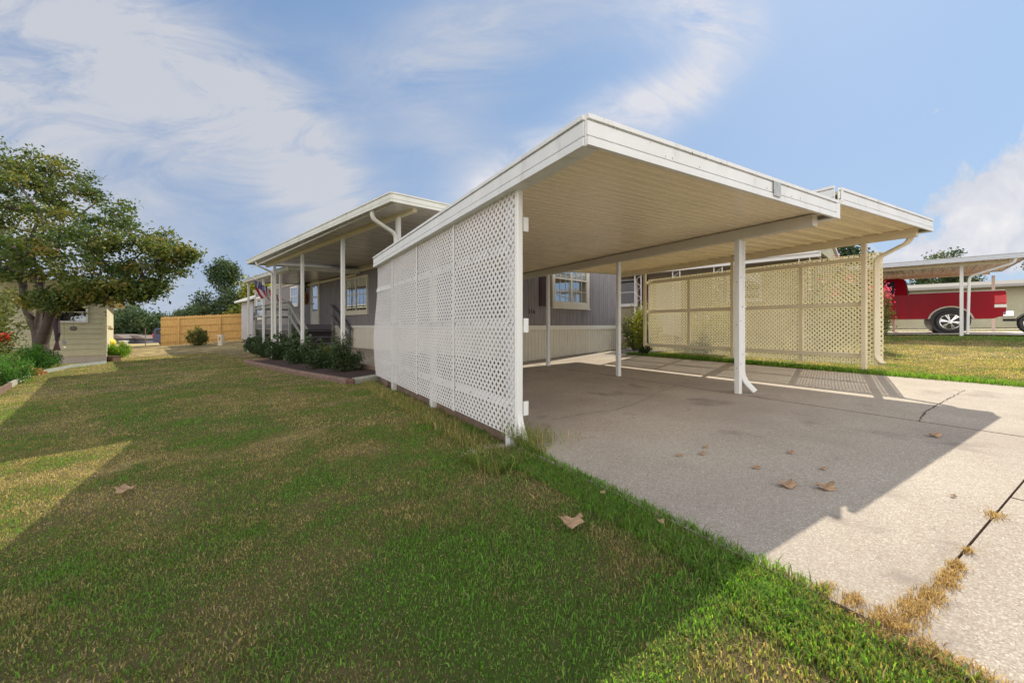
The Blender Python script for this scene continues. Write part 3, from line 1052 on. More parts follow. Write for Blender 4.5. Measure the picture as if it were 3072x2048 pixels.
def fascia_run(mb, a, b, zb0, zb1, h, out):
    """moulded fascia from a to b (2-D), outward direction out; three proud bands"""
    A, B = Vector((*a, 0)), Vector((*b, 0)); o = Vector((*out, 0)).normalized()
    for (f0, f1, t) in ((0, .27, .014), (.27, .33, -.004), (.33, .79, .009), (.79, .85, -.004), (.85, 1, .018)):
        i_, o_ = o * -.012, o * t
        pts = []
        for f in (f0, f1):
            for P, zb in ((A, zb0), (B, zb1)):
                for q in (i_, o_):
                    pts.append(P + q + Vector((0, 0, zb + h * f)))
        # order: f0A_i,f0A_o,f0B_i,f0B_o,f1...
        mb.hexa([pts[0], pts[1], pts[3], pts[2], pts[4], pts[5], pts[7], pts[6]])
    return mb


def pan_soffit(y0, y1, x0, x1, zf, pitch, depth, kind, th=.004):
    """ribbed sheet, ribs run along x; zf(x) gives height"""
    prof = []
    y = y0
    while y < y1 - 1e-6:
        e = min(y + pitch, y1)
        if kind == 'groove':
            prof += [(y, 0), (e - .014, 0), (e - .011, depth), (e - .003, depth)]
        else:
            prof += [(y, 0), (y + (e - y) * .18, depth), (e - (e - y) * .12, depth * .92), (e - .003, 0)]
        y = e
    prof.append((y1, 0))
    mb = MB(); vs = []
    for (yy, dz) in prof:
        vs += [(x0, yy, zf(x0) + dz), (x1, yy, zf(x1) + dz)]
    mb.add(vs, [(2 * i, 2 * i + 1, 2 * i + 3, 2 * i + 2) for i in range(len(prof) - 1)])
    return mb


S1 = 5.58


def elbow_path(p0, p1, p2, r=.12, n=6):
    """rounded polyline corner"""
    p0, p1, p2 = map(Vector, (p0, p1, p2))
    a = p1 + (p0 - p1).normalized() * r; b = p1 + (p2 - p1).normalized() * r
    return [(a * (1 - t) + p1 * t) * (1 - t) + (p1 * (1 - t) + b * t) * t for t in [i / n for i in range(n + 1)]]


def smooth_path(pts, r=.1):
    out = [Vector(pts[0])]
    for i in range(1, len(pts) - 1): out += elbow_path(pts[i - 1], pts[i], pts[i + 1], r)
    out.append(Vector(pts[-1])); return out


def carport():
    t = Thing('carport', 'white flat-roofed double carport with two stepped roof sections over concrete', 'carport', (0, 0, -.88), CF)
    H1 = .176
    V1 = 3.27
    # roof 1
    t.part('soffit', pan_soffit(.02, S1 - .02, .02, V1, lambda v: zroof(1, v) + .055, .080, .006, 'groove'), SOFF, label='white ribbed underside of the lower left roof section, coloured with warm bounce light')
    mb = MB(); mb.hexa([(.01, .01, zroof(1, 0) + .12), (V1, .01, zroof(1, V1) + .12), (V1, S1 - .01, zroof(1, V1) + .12), (.01, S1 - .01, zroof(1, 0) + .12),
                        (.01, .01, zroof(1, 0) + .15), (V1, .01, zroof(1, V1) + .15), (V1, S1 - .01, zroof(1, V1) + .15), (.01, S1 - .01, zroof(1, 0) + .15)])
    t.part('roof_panel', mb, ROOFM)
    mb = MB()
    fascia_run(mb, (0, 0), (V1, 0), zroof(1, 0), zroof(1, V1), H1, (0, -1))
    ff = t.part('fascia', mb, FASC)
    mb = MB(); fascia_run(mb, (0, .016), (0, S1), zroof(1, 0), zroof(1, 0), H1, (-1, 0))
    # inner gutter trough wall
    mb.box(.10, .106, .02, S1 - .02, zroof(1, 0), zroof(1, 0) + .06)
    mb.box(.012, .10, .02, S1 - .02, zroof(1, 0) - .0, zroof(1, 0) + .004)
    t.part('gutter', mb, FASC)
    mb = MB(); fascia_run(mb, (.012, S1), (V1, S1), zroof(1, 0), zroof(1, V1), H1, (0, 1)); t.part('fascia', mb, FASC)
    # end cap of roof 1 (right) with gutter between roofs
    mb = MB(); mb.box(V1 - .04, V1 + .05, -.012, S1, zroof(1, V1) + .001, zroof(1, V1) + .012); mb.box(V1 + .04, V1 + .052, -.010, S1, zroof(1, V1) + .004, zroof(1, V1) + H1 * .9)
    mb.box(V1 - .035, V1 + .04, -.012, -.002, zroof(1, V1) + .013, zroof(1, V1) + H1 * .85)
    t.part('gutter', mb, FASC)
    # roof 2
    V2 = 6.30; x2 = V1 + .06
    t.part('soffit', pan_soffit(.02, S1 - .02, V1 - .02, V2 - .02, lambda v: zroof(2, v) + .03, .225, .020, 'pan'), SOFF2, label='white pan-ribbed underside of the higher right roof section, coloured with warm bounce light')
    mb = MB(); zz = lambda v: zroof(2, v) + .10
    mb.hexa([(x2, .02, zz(x2)), (V2 - .02, .02, zz(V2)), (V2 - .02, S1 - .02, zz(V2)), (x2, S1 - .02, zz(x2)), (x2, .02, zz(x2) + .03), (V2 - .02, .02, zz(V2) + .03), (V2 - .02, S1 - .02, zz(V2) + .03), (x2, S1 - .02, zz(x2) + .03)])
    t.part('roof_panel', mb, ROOFM)
    H2 = .165
    mb = MB(); fascia_run(mb, (V1 + .055, 0), (V2, 0), zroof(2, V1), zroof(2, V2), H2, (0, -1)); mb.box(V1 + .053, V1 + .11, -.0165, -.0145, zroof(2, V1) + .03, zroof(2, V1) + H2)
    t.part('fascia', mb, FASC)
    mb = MB(); fascia_run(mb, (V1 - .05, .0), (V1 - .05, S1), zroof(2, V1) , zroof(2, V1), H2, (-1, 0)); t.part('fascia', mb, FASC)
    mb = MB(); fascia_run(mb, (V2, -.0), (V2, S1), zroof(2, V2) - .002, zroof(2, V2) - .002, H2, (1, 0)); mb.box(V2 - .10, V2 - .012, .02, S1 - .02, zroof(2, V2) - .004, zroof(2, V2) + .0)
    t.part('gutter', mb, FASC)
    mb = MB(); fascia_run(mb, (V1, S1), (V2, S1), zroof(2, V1), zroof(2, V2), H2, (0, 1)); t.part('fascia', mb, FASC)
    # beams
    bz = zroof(1, 3.1)
    t.part('beam', MB().box(3.06, 3.16, .12, S1 - .03, bz - .068, bz + .045), BEAMG, bevel=.004)
    bz2 = 1.34
    t.part('beam', MB().box(6.05, 6.14, .10, S1 - .03, bz2 - .11, bz2 + .0), CREAM, bevel=.004)
    # posts
    def post(x, y, zt, zb, w=.058, mat=WHITE):
        mb = MB(); mb.box(x - w / 2, x + w / 2, y - w / 2, y + w / 2, zb, zt)
        o = t.part('post', mb, mat, bevel=.003)
        for k in range(4):
            t.part('screw', MB().tube([(x - w / 2 - .003, y, zb + .3 + .5 * k), (x - w / 2 + .002, y, zb + .3 + .5 * k)], .005, 6), BLACK, parent=o)
            t.part('screw', MB().tube([(x, y - w / 2 - .003, zb + .35 + .5 * k), (x, y - w / 2 + .002, zb + .35 + .5 * k)], .005, 6), BLACK, parent=o)
        return o
    for s in (.888, 2.762, 4.62): post(3.11, s, bz - .068, float(slab_z(3.11)) - .005)
    for s in (.68, 2.68, 4.80):
        X, Y = CF.w(6.1, s); post(6.1, s, bz2 - .11, -.72, mat=CREAM)
    for s in (1.03, 2.85, 4.65):
        X, Y = CF.w(.115, s); post(.115, s, zroof(1, 0) - .03, gz(*CF.w(-.1, s)) - .1, w=.07)
    # downspouts
    def spout(pts, w=.075, h=.055, up=(0, 1, 0), mat=WHITE, r=.08):
        P = smooth_path(pts, r)
        mb = MB(); mb.sweep(P, w, h, up)
        # crimps on elbows
        return t.part('downspout', mb, mat, smooth=False)
    zb = float(slab_z(3.18))
    o = spout([(3.175, .885, bz - .08), (3.175, .885, zb + .17), (3.235, .775, zb + .03)], .082, .06, (.7, .7, 0), r=.10)
    for q in (1.0, .45): st = MB(); st.box(3.135, 3.216, .845, .925, zb + q, zb + q + .015); t.part('strap', st, OLDW, parent=o)
    zg = gz(*CF.w(-.02, .8)) + .04
    o = spout([(.085, .865, zroof(1, 0) + .05), (.085, .865, zg + .18), (.085, .72, zg)], .052, .045, (1, 0, 0), r=.10)
    cr = MB()
    for k in range(7):
        y = .868 - .018 * k * (k / 6 + .3); z = zg + .17 - .024 * k
        cr.box(.085 - .028, .085 + .028, y - .032, y + .028, z - .002, z + .003)
    t.part('crimps', cr, OLDW, parent=o)
    for zc in (.78, .0, -.64):
        b = MB(); b.box(.118, .165, .85, .856, zc - .055, zc + .055); t.part('strap', b, WHITE, parent=o, bevel=.02)
    o = spout([(6.24, .20, 1.33), (6.24, .20, 1.20), (6.19, .56, 1.0), (6.19, .56, -.50), (6.17, .48, -.57)], .075, .055, (.5, -.85, 0), mat=CREAM, r=.09)
    # plaque
    b = MB(); b.box(2.02, 2.13, -.026, -.0185, 1.075, 1.195)
    t.part('plaque', b, paint('plaque_grey', (.42, .44, .46), .6, .2, 14), label='small blurred grey plate on the front fascia', bevel=.003)
    # rust nail marks on fascia
    for _ in range(16):
        x = random.uniform(.1, 3.1); z = zroof(1, x) + random.choice([.06, .12, .135]); t.part('stain', MB().box(x, x + .003, -.0195, -.0185, z, z + random.uniform(.006, .022)), CRACK)
    return t


CARPORT = carport()


def left_lattice():
    t = Thing('lattice_screen', 'white diagonal lattice screen closing the left side of the carport', 'lattice screen', (.0, .87, -.86), CF)
    y = .87
    widths = [1.20, 1.21, 1.21, 1.19]
    z0, z1 = -.862, 1.085
    yy = y
    for i, w in enumerate(widths):
        bow = lambda u, i=i: (.035 * math.sin(math.pi * min(1, max(0, u))) if i == 3 else 0)
        drop = .015 * i
        def place(u, z, d, yy=yy, w=w, i=i, drop=drop):
            f = z / 1.94
            x = .060 - d - (.035 * (u / w) * math.sin(f * math.pi * 1.6) if i == 3 else 0) + .004 * math.sin(4 * z + i)
            return (x, yy + u, z0 - drop * .6 + z)
        mb = lattice_mb(w - .006, z1 - z0 - .0, .0705, .0212, .003, place, 10)
        t.part('lattice_panel', mb, LATT)
        if i: t.part('joint_strip', MB().box(.044, .049, yy - .022, yy + .018, z0 - drop * .6, z1), WHITE)
        yy += w
    # frame on the near edge
    t.part('edge_trim', MB().box(.050, .066, y - .012, y - .002, z0 - .01, z1 + .0), WHITE, bevel=.004)
    for z in (.62, .02, -.62):
        t.part('rail', MB().box(.063, .10, y - .02, yy - .02, z - .03, z + .03), WHITE)
    b = MB()
    for z in (.62, .02, -.62):
        for k in range(14):
            q = y + .06 + k * .36; t.part('screw', MB().tube([(.046, q, z), (.041, q, z)], .006, 6), BLACK)
    t.part('top_channel', MB().box(.030, .078, y - .002, yy, z1 - .03, z1 + .01), WHITE)


left_lattice()


def right_lattice():
    t = Thing('lattice_screen', 'cream backlit lattice screen between the right carport posts', 'lattice screen', (6.27, .5, -.65), CF)
    z0, z1 = -.60, 1.095
    y0, y1 = .50, 4.78
    n = 4; w = (y1 - y0) / n
    for i in range(n):
        def place(u, z, d, yy=y0 + i * w):
            return (6.235 + d + (.015 * math.sin(3 * z) if i == 0 and u < .3 else 0), yy + u, z0 + z)
        t.part('lattice_panel', lattice_mb(w - .004, z1 - z0, .0705, .0255, .003, place), LATT_R)
        if i: t.part('batten', MB().box(6.208, 6.234, y0 + i * w - .028, y0 + i * w + .028, z0, z1 - .08), CREAM)
    t.part('end_strip', MB().box(6.212, 6.234, y1 - .02, y1 + .01, z0, z1), WHITE)
    for z in (1.02, .325, -.46):
        t.part('rail', MB().box(6.182, 6.207, .70, 4.87, z - .036, z + .036), CREAM, bevel=.003)


right_lattice()


# ---------------------------------------------------------------- house
def groovewall(x0, x1, gap=.0, pitches=(.2032,), depth=.009, gw=.010):
    """profile points along a wall with vertical grooves: list of (t, d)"""
    pts = [(x0, 0)]; t = x0; i = 0
    while True:
        t += pitches[i % len(pitches)]; i += 1
        if t > x1 - gw: break
        pts += [(t - gw / 2, 0), (t - gw / 2 + .001, -depth), (t + gw / 2 - .001, -depth), (t + gw / 2, 0)]
    pts.append((x1, 0)); return pts


def vsheet(mb, prof, place, z0, z1):
    """place(t,d,z)"""
    vs = []
    for t, d in prof: vs += [place(t, d, z0 if not callable(z0) else z0(t)), place(t, d, z1)]
    mb.add(vs, [(2 * i, 2 * i + 2, 2 * i + 3, 2 * i + 1) for i in range(len(prof) - 1)])
    return mb


def corr(x0, x1, pitch=.11, depth=.016):
    pts = []; t = x0
    while t < x1:
        for f, d in ((0, 0), (.40, 0), (.5, -depth), (.9, -depth)):
            if t + f * pitch < x1: pts.append((t + f * pitch, d))
        t += pitch
    pts.append((x1, 0)); return pts


def window(th, pl, t0, t1, z0, z1, sashes=2, frame=TRIM, fw=.07, name='window', grid=3, blinds=True, meet=.5, blind_top=True, sill=True):
    """pl(t, d, z): wall-local placement, d = outward distance.  t0..t1 includes the frame"""
    def bx(mb, a, b, d0, d1, c, d):
        P = [pl(a, d0, c), pl(b, d0, c), pl(b, d1, c), pl(a, d1, c), pl(a, d0, d), pl(b, d0, d), pl(b, d1, d), pl(a, d1, d)]
        mb.hexa(P)
    mb = MB()
    bx(mb, t0, t1, 0, .052, z0, z0 + fw * 1.25); bx(mb, t0, t1, 0, .05, z1 - fw, z1)
    bx(mb, t0, t0 + fw, 0, .048, z0 + fw * 1.25, z1 - fw); bx(mb, t1 - fw, t1, 0, .048, z0 + fw * 1.25, z1 - fw)
    if sill: bx(mb, t0 - .02, t1 + .02, .0, .075, z0 - .03, z0 - .001)
    w = th.part(name, mb, frame)
    a0, a1, c0, c1 = t0 + fw, t1 - fw, z0 + fw * 1.25, z1 - fw
    mb = MB(); bx(mb, a0, a1, .002, .006, c0, c1); th.part('interior', mb, DARK, parent=w)
    if blinds:
        mb = MB(); zz = c0 + .02
        while zz < c1:
            bx(mb, a0 + .02, a1 - .02, .0065, .0105, zz, zz + .026); zz += .040
        th.part('blind', mb, BLIND, parent=w)
    mb = MB(); sw = (a1 - a0) / sashes
    zm = c0 + (c1 - c0) * meet
    for k in range(sashes):
        b0, b1 = a0 + k * sw, a0 + (k + 1) * sw
        if k: bx(mb, b0 - .022, b0 + .022, .012, .044, c0, c1)
        bx(mb, b0 + .022 * (k > 0), b1, .018, .038, zm - .018, zm + .018)
        if grid > 1: bx(mb, b0 + .022 * (k > 0), b1, .016, .030, c0, c0 + .03)
        for g in range(1, grid):
            tg = b0 + (b1 - b0) * g / grid
            bx(mb, tg - .006, tg + .006, .020, .0235, c0 + .03, c1)
        for q in ((.5,) if grid > 1 else ()):
            zg = zm + (c1 - zm) * q; bx(mb, b0 + .022, b1 - .01, .0205, .0230, zg - .006, zg + .006)
            zg = c0 + (zm - c0) * q; bx(mb, b0 + .022, b1 - .01, .0205, .0230, zg - .006, zg + .006)
    th.part('sash', mb, frame, parent=w)
    mb = MB(); bx(mb, a0, a1, .0135, .0150, c0, c1); th.part('pane', mb, GLASS, parent=w)
    return w


P0, A0, A1, P1 = 6.34, 6.18, 31.2, 10.30


def house():
    t = Thing('mobile_home', 'grey wood-sided mobile home with pale skirting behind the carport', 'house', (P0, A0, -.85), HF)
    front = lambda a, d, z: (P0 - d, a, z)
    end = lambda p, d, z: (p, A0 - d, z)
    top = 2.22
    pit = (.2032, .1016, .1016, .2032, .1016, .3048)
    mb = MB(); vsheet(mb, groovewall(A0, A1, pitches=pit), front, .0, top)
    vsheet(mb, groovewall(P0, P1, pitches=pit), end, .0, top)
    mb.box(P0 + .012, P1 - .012, A0 + .012, A1, .0, top); mb.box(P0, P1, A1 - .002, A1 + .01, 0, top)
    t.part('wall', mb, SIDING)
    # skirting
    def zb_f(a): return float(slab_z(CF.inv(*HF.w(P0, a))[0])) - .02 if a < 15.5 else gz(*HF.w(P0, a)) - .05
    def zb_e(p): return float(slab_z(CF.inv(*HF.w(p, A0))[0])) - .02
    mb = MB(); vsheet(mb, corr(A0, A1), lambda a, d, z: (P0 + .012 - d - .014, a, z), zb_f, -.10)
    vsheet(mb, corr(P0, P1), lambda p, d, z: (p, A0 + .012 - d - .014, z), zb_e, -.10)
    t.part('skirting', mb, SKIRT)
    mb = MB(); mb.box(P0 - .028, P0 + .01, A0 - .028, A1, -.10, .0); mb.box(P0 + .012, P1, A0 - .028, A0 + .01, -.10, .0)
    t.part('skirting_trim', mb, SKIRTTOP)
    # roof: low gable
    pm = (P0 + P1) / 2; mb = MB()
    mb.prism([(P0 - .12, top), (P1 + .12, top), (P1 + .12, top + .10), (pm, top + .50), (P0 - .12, top + .10)], 'y', A0 - .10, A1 + .1)
    t.part('roof', mb, ROOFM)
    # windows, front wall
    window(t, front, 13.93, 15.98, .43, 1.84, 2, TRIM, .085, meet=.52)
    window(t, front, 21.9, 23.2, .98, 2.02, 1, TRIMW, .10, meet=.48)
    window(t, front, 29.3, 30.7, .40, 1.86, 1, TRIMW, .12, meet=.5)
    window(t, end, 7.34, 8.86, .44, 1.78, 2, TRIM, .10, meet=.53)
    # door
    mb = MB(); a0, a1 = 18.92, 20.0
    def fb(mb, a, b, d0, d1, c, d): mb.box(P0 - d1, P0 - d0, a, b, c, d)
    fb(mb, a0, a0 + .09, 0, .05, .05, 2.11); fb(mb, a1 - .09, a1, 0, .05, .05, 2.11); fb(mb, a0 + .09, a1 - .09, 0, .05, 2.02, 2.11)
    d = t.part('door', mb, TRIM)
    mb = MB(); q0, q1 = a0 + .09, a1 - .09
    fb(mb, q0, q1, .002, .030, .06, .68); fb(mb, q0, q0 + .10, .002, .030, .68, 2.02); fb(mb, q1 - .10, q1, .002, .030, .68, 2.02); fb(mb, q0 + .10, q1 - .10, .002, .030, 1.86, 2.02)
    fb(mb, q0 + .10, q1 - .10, .006, .028, 1.27, 1.33)
    t.part('door_leaf', mb, TRIMW, parent=d)
    mb = MB(); fb(mb, q0 + .10, q1 - .10, .002, .008, .68, 1.86); t.part('interior', mb, DARK, parent=d)
    mb = MB(); fb(mb, q0 + .10, q1 - .10, .014, .017, .68, 1.86); t.part('pane', mb, GLASS, parent=d)
    mb = MB(); mb.sphere((P0 - .07, q1 - .05, 1.02), .03, .03, .03); t.part('handle', mb, paint('brass', (.6, .45, .2), .3, .1, 5, metal=1), parent=d)
    # shutter on the end wall
    mb = MB(); mb.box(6.90, 7.30, A0 - .035, A0, .45, 1.78)
    for k in range(26): mb.box(6.94, 7.26, A0 - .045, A0 - .034, .50 + k * .048, .53 + k * .048)
    t.part('shutter', mb, SHUTD)
    # trim under eave, corner boards
    mb = MB(); mb.box(P0 - .02, P0 - .001, A0 - .02, A1, 2.12, top); t.part('eave_trim', mb, TRIM)
    mb = MB(); mb.box(P0 - .03, P0 - .002, A1 - .12, A1 + .02, -.10, top); t.part('corner_trim', mb, TRIMW)
    t.part('electric_meter', MB().box(P0 - .14, P0 - .0, 30.86, 31.06, .35, .85), BLACK, bevel=.02)
    # house number
    cu = bpy.data.curves.new('house_number', 'FONT'); cu.body = '316'; cu.size = .135; cu.extrude = .004; cu.space_character = 1.25
    o = bpy.data.objects.new('house_number', cu); scene.collection.objects.link(o)
    dg = bpy.context.evaluated_depsgraph_get(); me = bpy.data.meshes.new_from_object(o.evaluated_get(dg)); bpy.data.objects.remove(o)
    me.materials.clear(); me.materials.append(paint('number_brown', (.07, .035, .03), .6, .1, 5))
    o = bpy.data.objects.new('house_number', me); link(o, t.o)
    o.location = (6.53 - P0, -.012, .27 + .85); o.rotation_euler = (R(90), 0, 0)
    # wall light with dark lantern
    mb = MB(); mb.box(P0 - .09, P0 - .0, 20.55, 20.63, 1.82, 1.86); mb.box(P0 - .13, P0 - .07, 20.55, 20.63, 1.60, 1.80); mb.prism([(P0 - .14, 1.80), (P0 - .06, 1.80), (P0 - .10, 1.87)], 'y', 20.54, 20.64)
    t.part('wall_lantern', mb, BLACK)
    return t


house()


def wreath():
    c = Vector((P0 - .06, 20.7, 1.32))
    X, Y = HF.w(c.x, c.y)
    t = Thing('wreath', 'round tan and orange autumn wreath on the wall beside the front door', 'wreath', (X, Y, c.z), WF)
    n = 1500; th = rng.random(n) * 2 * math.pi; r = .20 + rng.normal(size=n) * .045
    ax = np.array([-HF.s, HF.c, 0]); nx_ = np.array([HF.c, HF.s, 0])
    P = np.outer(r * np.cos(th), ax) + np.outer(r * np.sin(th), [0, 0, 1]) + np.outer(rng.normal(size=n) * .03, nx_)
    link(bpy.data.objects.new('leaves', leaf_mesh('leaves', P, .07, L_RUST, 0, None, .6)), t.o)
    mb = MB(); mb.tube([Vector((X, Y, c.z)) + Vector(tuple(ax)) * .2 * math.cos(k * math.pi / 12) + Vector((0, 0, .2 * math.sin(k * math.pi / 12))) for k in range(25)], .02, 6)
    t.part('ring', mb, STEM)


wreath()


def hanging_pot():
    c = (P0 - .10, 20.45, 1.93); X, Y = HF.w(c[0], c[1])
    t = Thing('flower_sprig', 'dark red flower sprig above the black wall lantern by the door', 'flowers', (X, Y, c[2]), WF)
    P = rng.normal(size=(350, 3)) * np.array([.13, .13, .06])
    link(bpy.data.objects.new('leaves', leaf_mesh('leaves', P, .055, L_DARK, 0, None, .6)), t.o)
    P = rng.normal(size=(60, 3)) * np.array([.13, .13, .06])
    link(bpy.data.objects.new('petals', leaf_mesh('petals', P, .04, L_RED, 0, None, .8)), t.o)


hanging_pot()


def patio_cover(label, p0, p1, a0, a1, zt, dz, beam_p, posts, spouts, zbeam, h=.155, end_beam=0.25):
    """zt fascia top at a0; dz slope per m"""
    t = Thing('patio_cover', label, 'patio cover', (beam_p, posts[0][0], -1.0), HF, 'patio covers along the front of the grey house')
    Z = lambda a: zt + dz * (a - a0)
    rise = .10
    mb = MB()
    prof = []
    a = a0 + .02
    while a < a1 - .02:
        prof += [(a, 0), (min(a + .140, a1 - .02), 0), (min(a + .143, a1 - .02), .010), (min(a + .151, a1 - .02), .010)]; a += .154
    vs = []
    for (aa, d) in prof: vs += [(p0 + .02, aa, Z(aa) - h + .03 + d), (p1 - .03, aa, Z(aa) - h + .03 + rise + d)]
    mb.add(vs, [(2 * i, 2 * i + 1, 2 * i + 3, 2 * i + 2) for i in range(len(prof) - 1)])
    t.part('soffit', mb, PSOFF)
    mb = MB()
    q = lambda p, aa, up: (p, aa, Z(aa) - .05 + up + rise * (p - p0) / (p1 - p0))
    mb.hexa([q(p0, a0, 0), q(p1 - .03, a0, 0), q(p1 - .03, a1, 0), q(p0, a1, 0), q(p0, a0, .03), q(p1 - .03, a0, .03), q(p1 - .03, a1, .03), q(p0, a1, .03)])
    t.part('roof_panel', mb, ROOFM)
    mb = MB(); fascia_run(mb, (p0, a0), (p0, a1), Z(a0) - h, Z(a1) - h, h, (-1, 0)); mb.box(p0 + .09, p0 + .096, a0, a1, Z(a0) - h, Z(a0) - h + .03)
    t.part('gutter', mb, OLDW)
    mb = MB(); fascia_run(mb, (p0 + .014, a0), (p1 - .03, a0), Z(a0) - h, Z(a0) - h + rise, h, (0, -1)); t.part('fascia', mb, OLDW)
    mb = MB(); fascia_run(mb, (p0 + .014, a1), (p1 - .03, a1), Z(a1) - h, Z(a1) - h + rise, h, (0, 1)); t.part('fascia', mb, OLDW)
    bw = .04
    A, B = a0 + end_beam, a1 - .10
    zb = lambda aa: zbeam[0] + zbeam[1] * (aa - posts[0][0])
    mb = MB(); mb.hexa([(beam_p - bw, A, zb(A)), (beam_p + bw, A, zb(A)), (beam_p + bw, B, zb(B)), (beam_p - bw, B, zb(B)), (beam_p - bw, A, zb(A) + .10), (beam_p + bw, A, zb(A) + .10), (beam_p + bw, B, zb(B) + .10), (beam_p - bw, B, zb(B) + .10)])
    t.part('beam', mb, CREAM)
    mb = MB(); mb.box(p1 - .10, p1 - .035, A, B, Z(a0) - h + rise - .07, Z(a0) - h + rise + .02); t.part('ledger', mb, CREAM)
    for (aa, pp) in posts:
        X, Y = HF.w(pp, aa)
        b = MB(); b.box(pp - .037, pp + .037, aa - .037, aa + .037, min(gz(X, Y), -.85) - .12, zb(aa)); t.part('post', b, WHITE, bevel=.003)
    for (aa, pp) in spouts:
        X, Y = HF.w(pp, aa); g = min(gz(X, Y), -.9)
        P = smooth_path([(p0 + .05, aa, Z(aa) - h + .02), (p0 + .05, aa, Z(aa) - h - .12), (pp - .075, aa, Z(aa) - h - .32), (pp - .075, aa, g)], .09)
        b = MB(); b.sweep(P, .075, .055, (0, 1, 0)); t.part('downspout', b, OLDW)
    return t


patio_cover('larger white patio cover with four posts over the front porch', 3.03, P0, 5.84, 16.1, 2.115, .0125, 3.6,
            [(6.67, 3.6), (9.24, 3.6), (12.12, 3.6), (14.98, 3.6)], [(6.62, 3.6), (15.0, 3.6)], (1.965, .007))
patio_cover('lower white patio cover at the far end of the grey house', 3.9, P0, 14.6, 21.45, 1.985, .014, 4.0,
            [(15.9, 4.0), (18.3, 4.0), (20.96, 4.0)], [], (1.83, .014), h=.15)


def deck():
    t = Thing('porch_deck', 'weathered grey wooden deck with railings and stairs at the front door', 'deck', (5.4, 17.1, -.95), HF)
    p0, p1, a0, a1 = 4.62, 6.28, 17.1, 22.6
    mb = MB(); k = p0
    while k < p1: mb.box(k, min(k + .13, p1), a0 - .03, a1, .015, .045); k += .136
    t.part('deck_boards', mb, BLUEG)
    mb = MB(); mb.box(p0, p1, a0 - .02, a0 + .02, -.16, .013); mb.box(p0 - .02, p0 + .02, a0, a1, -.16, .013); t.part('rim_board', mb, BLUEG)
    latt = paint('grey_lattice', (.12, .10, .12), .8, .2, 6)
    pl = lambda u, z, d: (p0 + u, a0 - .01 - d, -.98 + z)
    mb = lattice_mb(p1 - p0, .82, .085, .030, .006, pl); t.part('lattice_panel', mb, latt)
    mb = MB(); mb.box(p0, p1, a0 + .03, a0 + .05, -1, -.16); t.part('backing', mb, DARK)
    pl = lambda u, z, d: (p0 - .01 - d, a0 + u, -1.05 + z)
    mb = lattice_mb(a1 - a0, .88, .085, .030, .006, pl); t.part('lattice_panel', mb, latt)
    # posts and rails
    for (pp, aa) in ((p0, a0), (p0, 19.0), (p0, 20.8), (p0, a1), (p1 - .05, a0), (p1 - .05, a1)):
        t.part('rail_post', MB().box(pp - .04, pp + .04, aa - .04, aa + .04, -1.0, .90), DECKL)
    for z in (.80, .42):
        t.part('rail', MB().box(p0 - .065, p0 - .03, a0, a1, z - .045, z + .045), DECKL)
        t.part('rail', MB().box(p0, p1, a1 - .02, a1 + .02, z - .045, z + .045), BLUEG)
    t.part('handrail', MB().box(p0 - .08, p0 + .06, a0 - .05, a1 + .05, .90, .935), DECKL)
    # stairs toward -a
    n = 4; run = .42; rise = .235
    mb = MB()
    for i in range(1, n): mb.box(p0 + .05, p1 - .1, a0 - run * i, a0 - run * (i - 1) + .02, .03 - rise * i - .03, .03 - rise * i)
    t.part('treads', mb, BLUEG)
    for pp in (p0 + .01, p1 - .06):
        A = (pp, a0 + .04, .88); B = (pp, a0 - 1.9, -.13)
        mb = MB(); mb.bar(A, B, .13, .035); mb.bar((pp - .03, a0, .80), (pp - .03, a0 - 1.9, -.20), .035, .11); t.part('stair_rail', mb, DECKL if pp < 5 else BLUEG)
        mb = MB(); mb.bar((pp - .03, a0, .42), (pp - .03, a0 - 1.85, -.54), .035, .10); t.part('stair_rail', mb, DECKL if pp < 5 else BLUEG)
        mb = MB(); mb.box(pp - .04, pp + .04, a0 - 1.85, a0 - 1.77, -1.0, -.12); t.part('rail_post', mb, BLUEG)


deck()


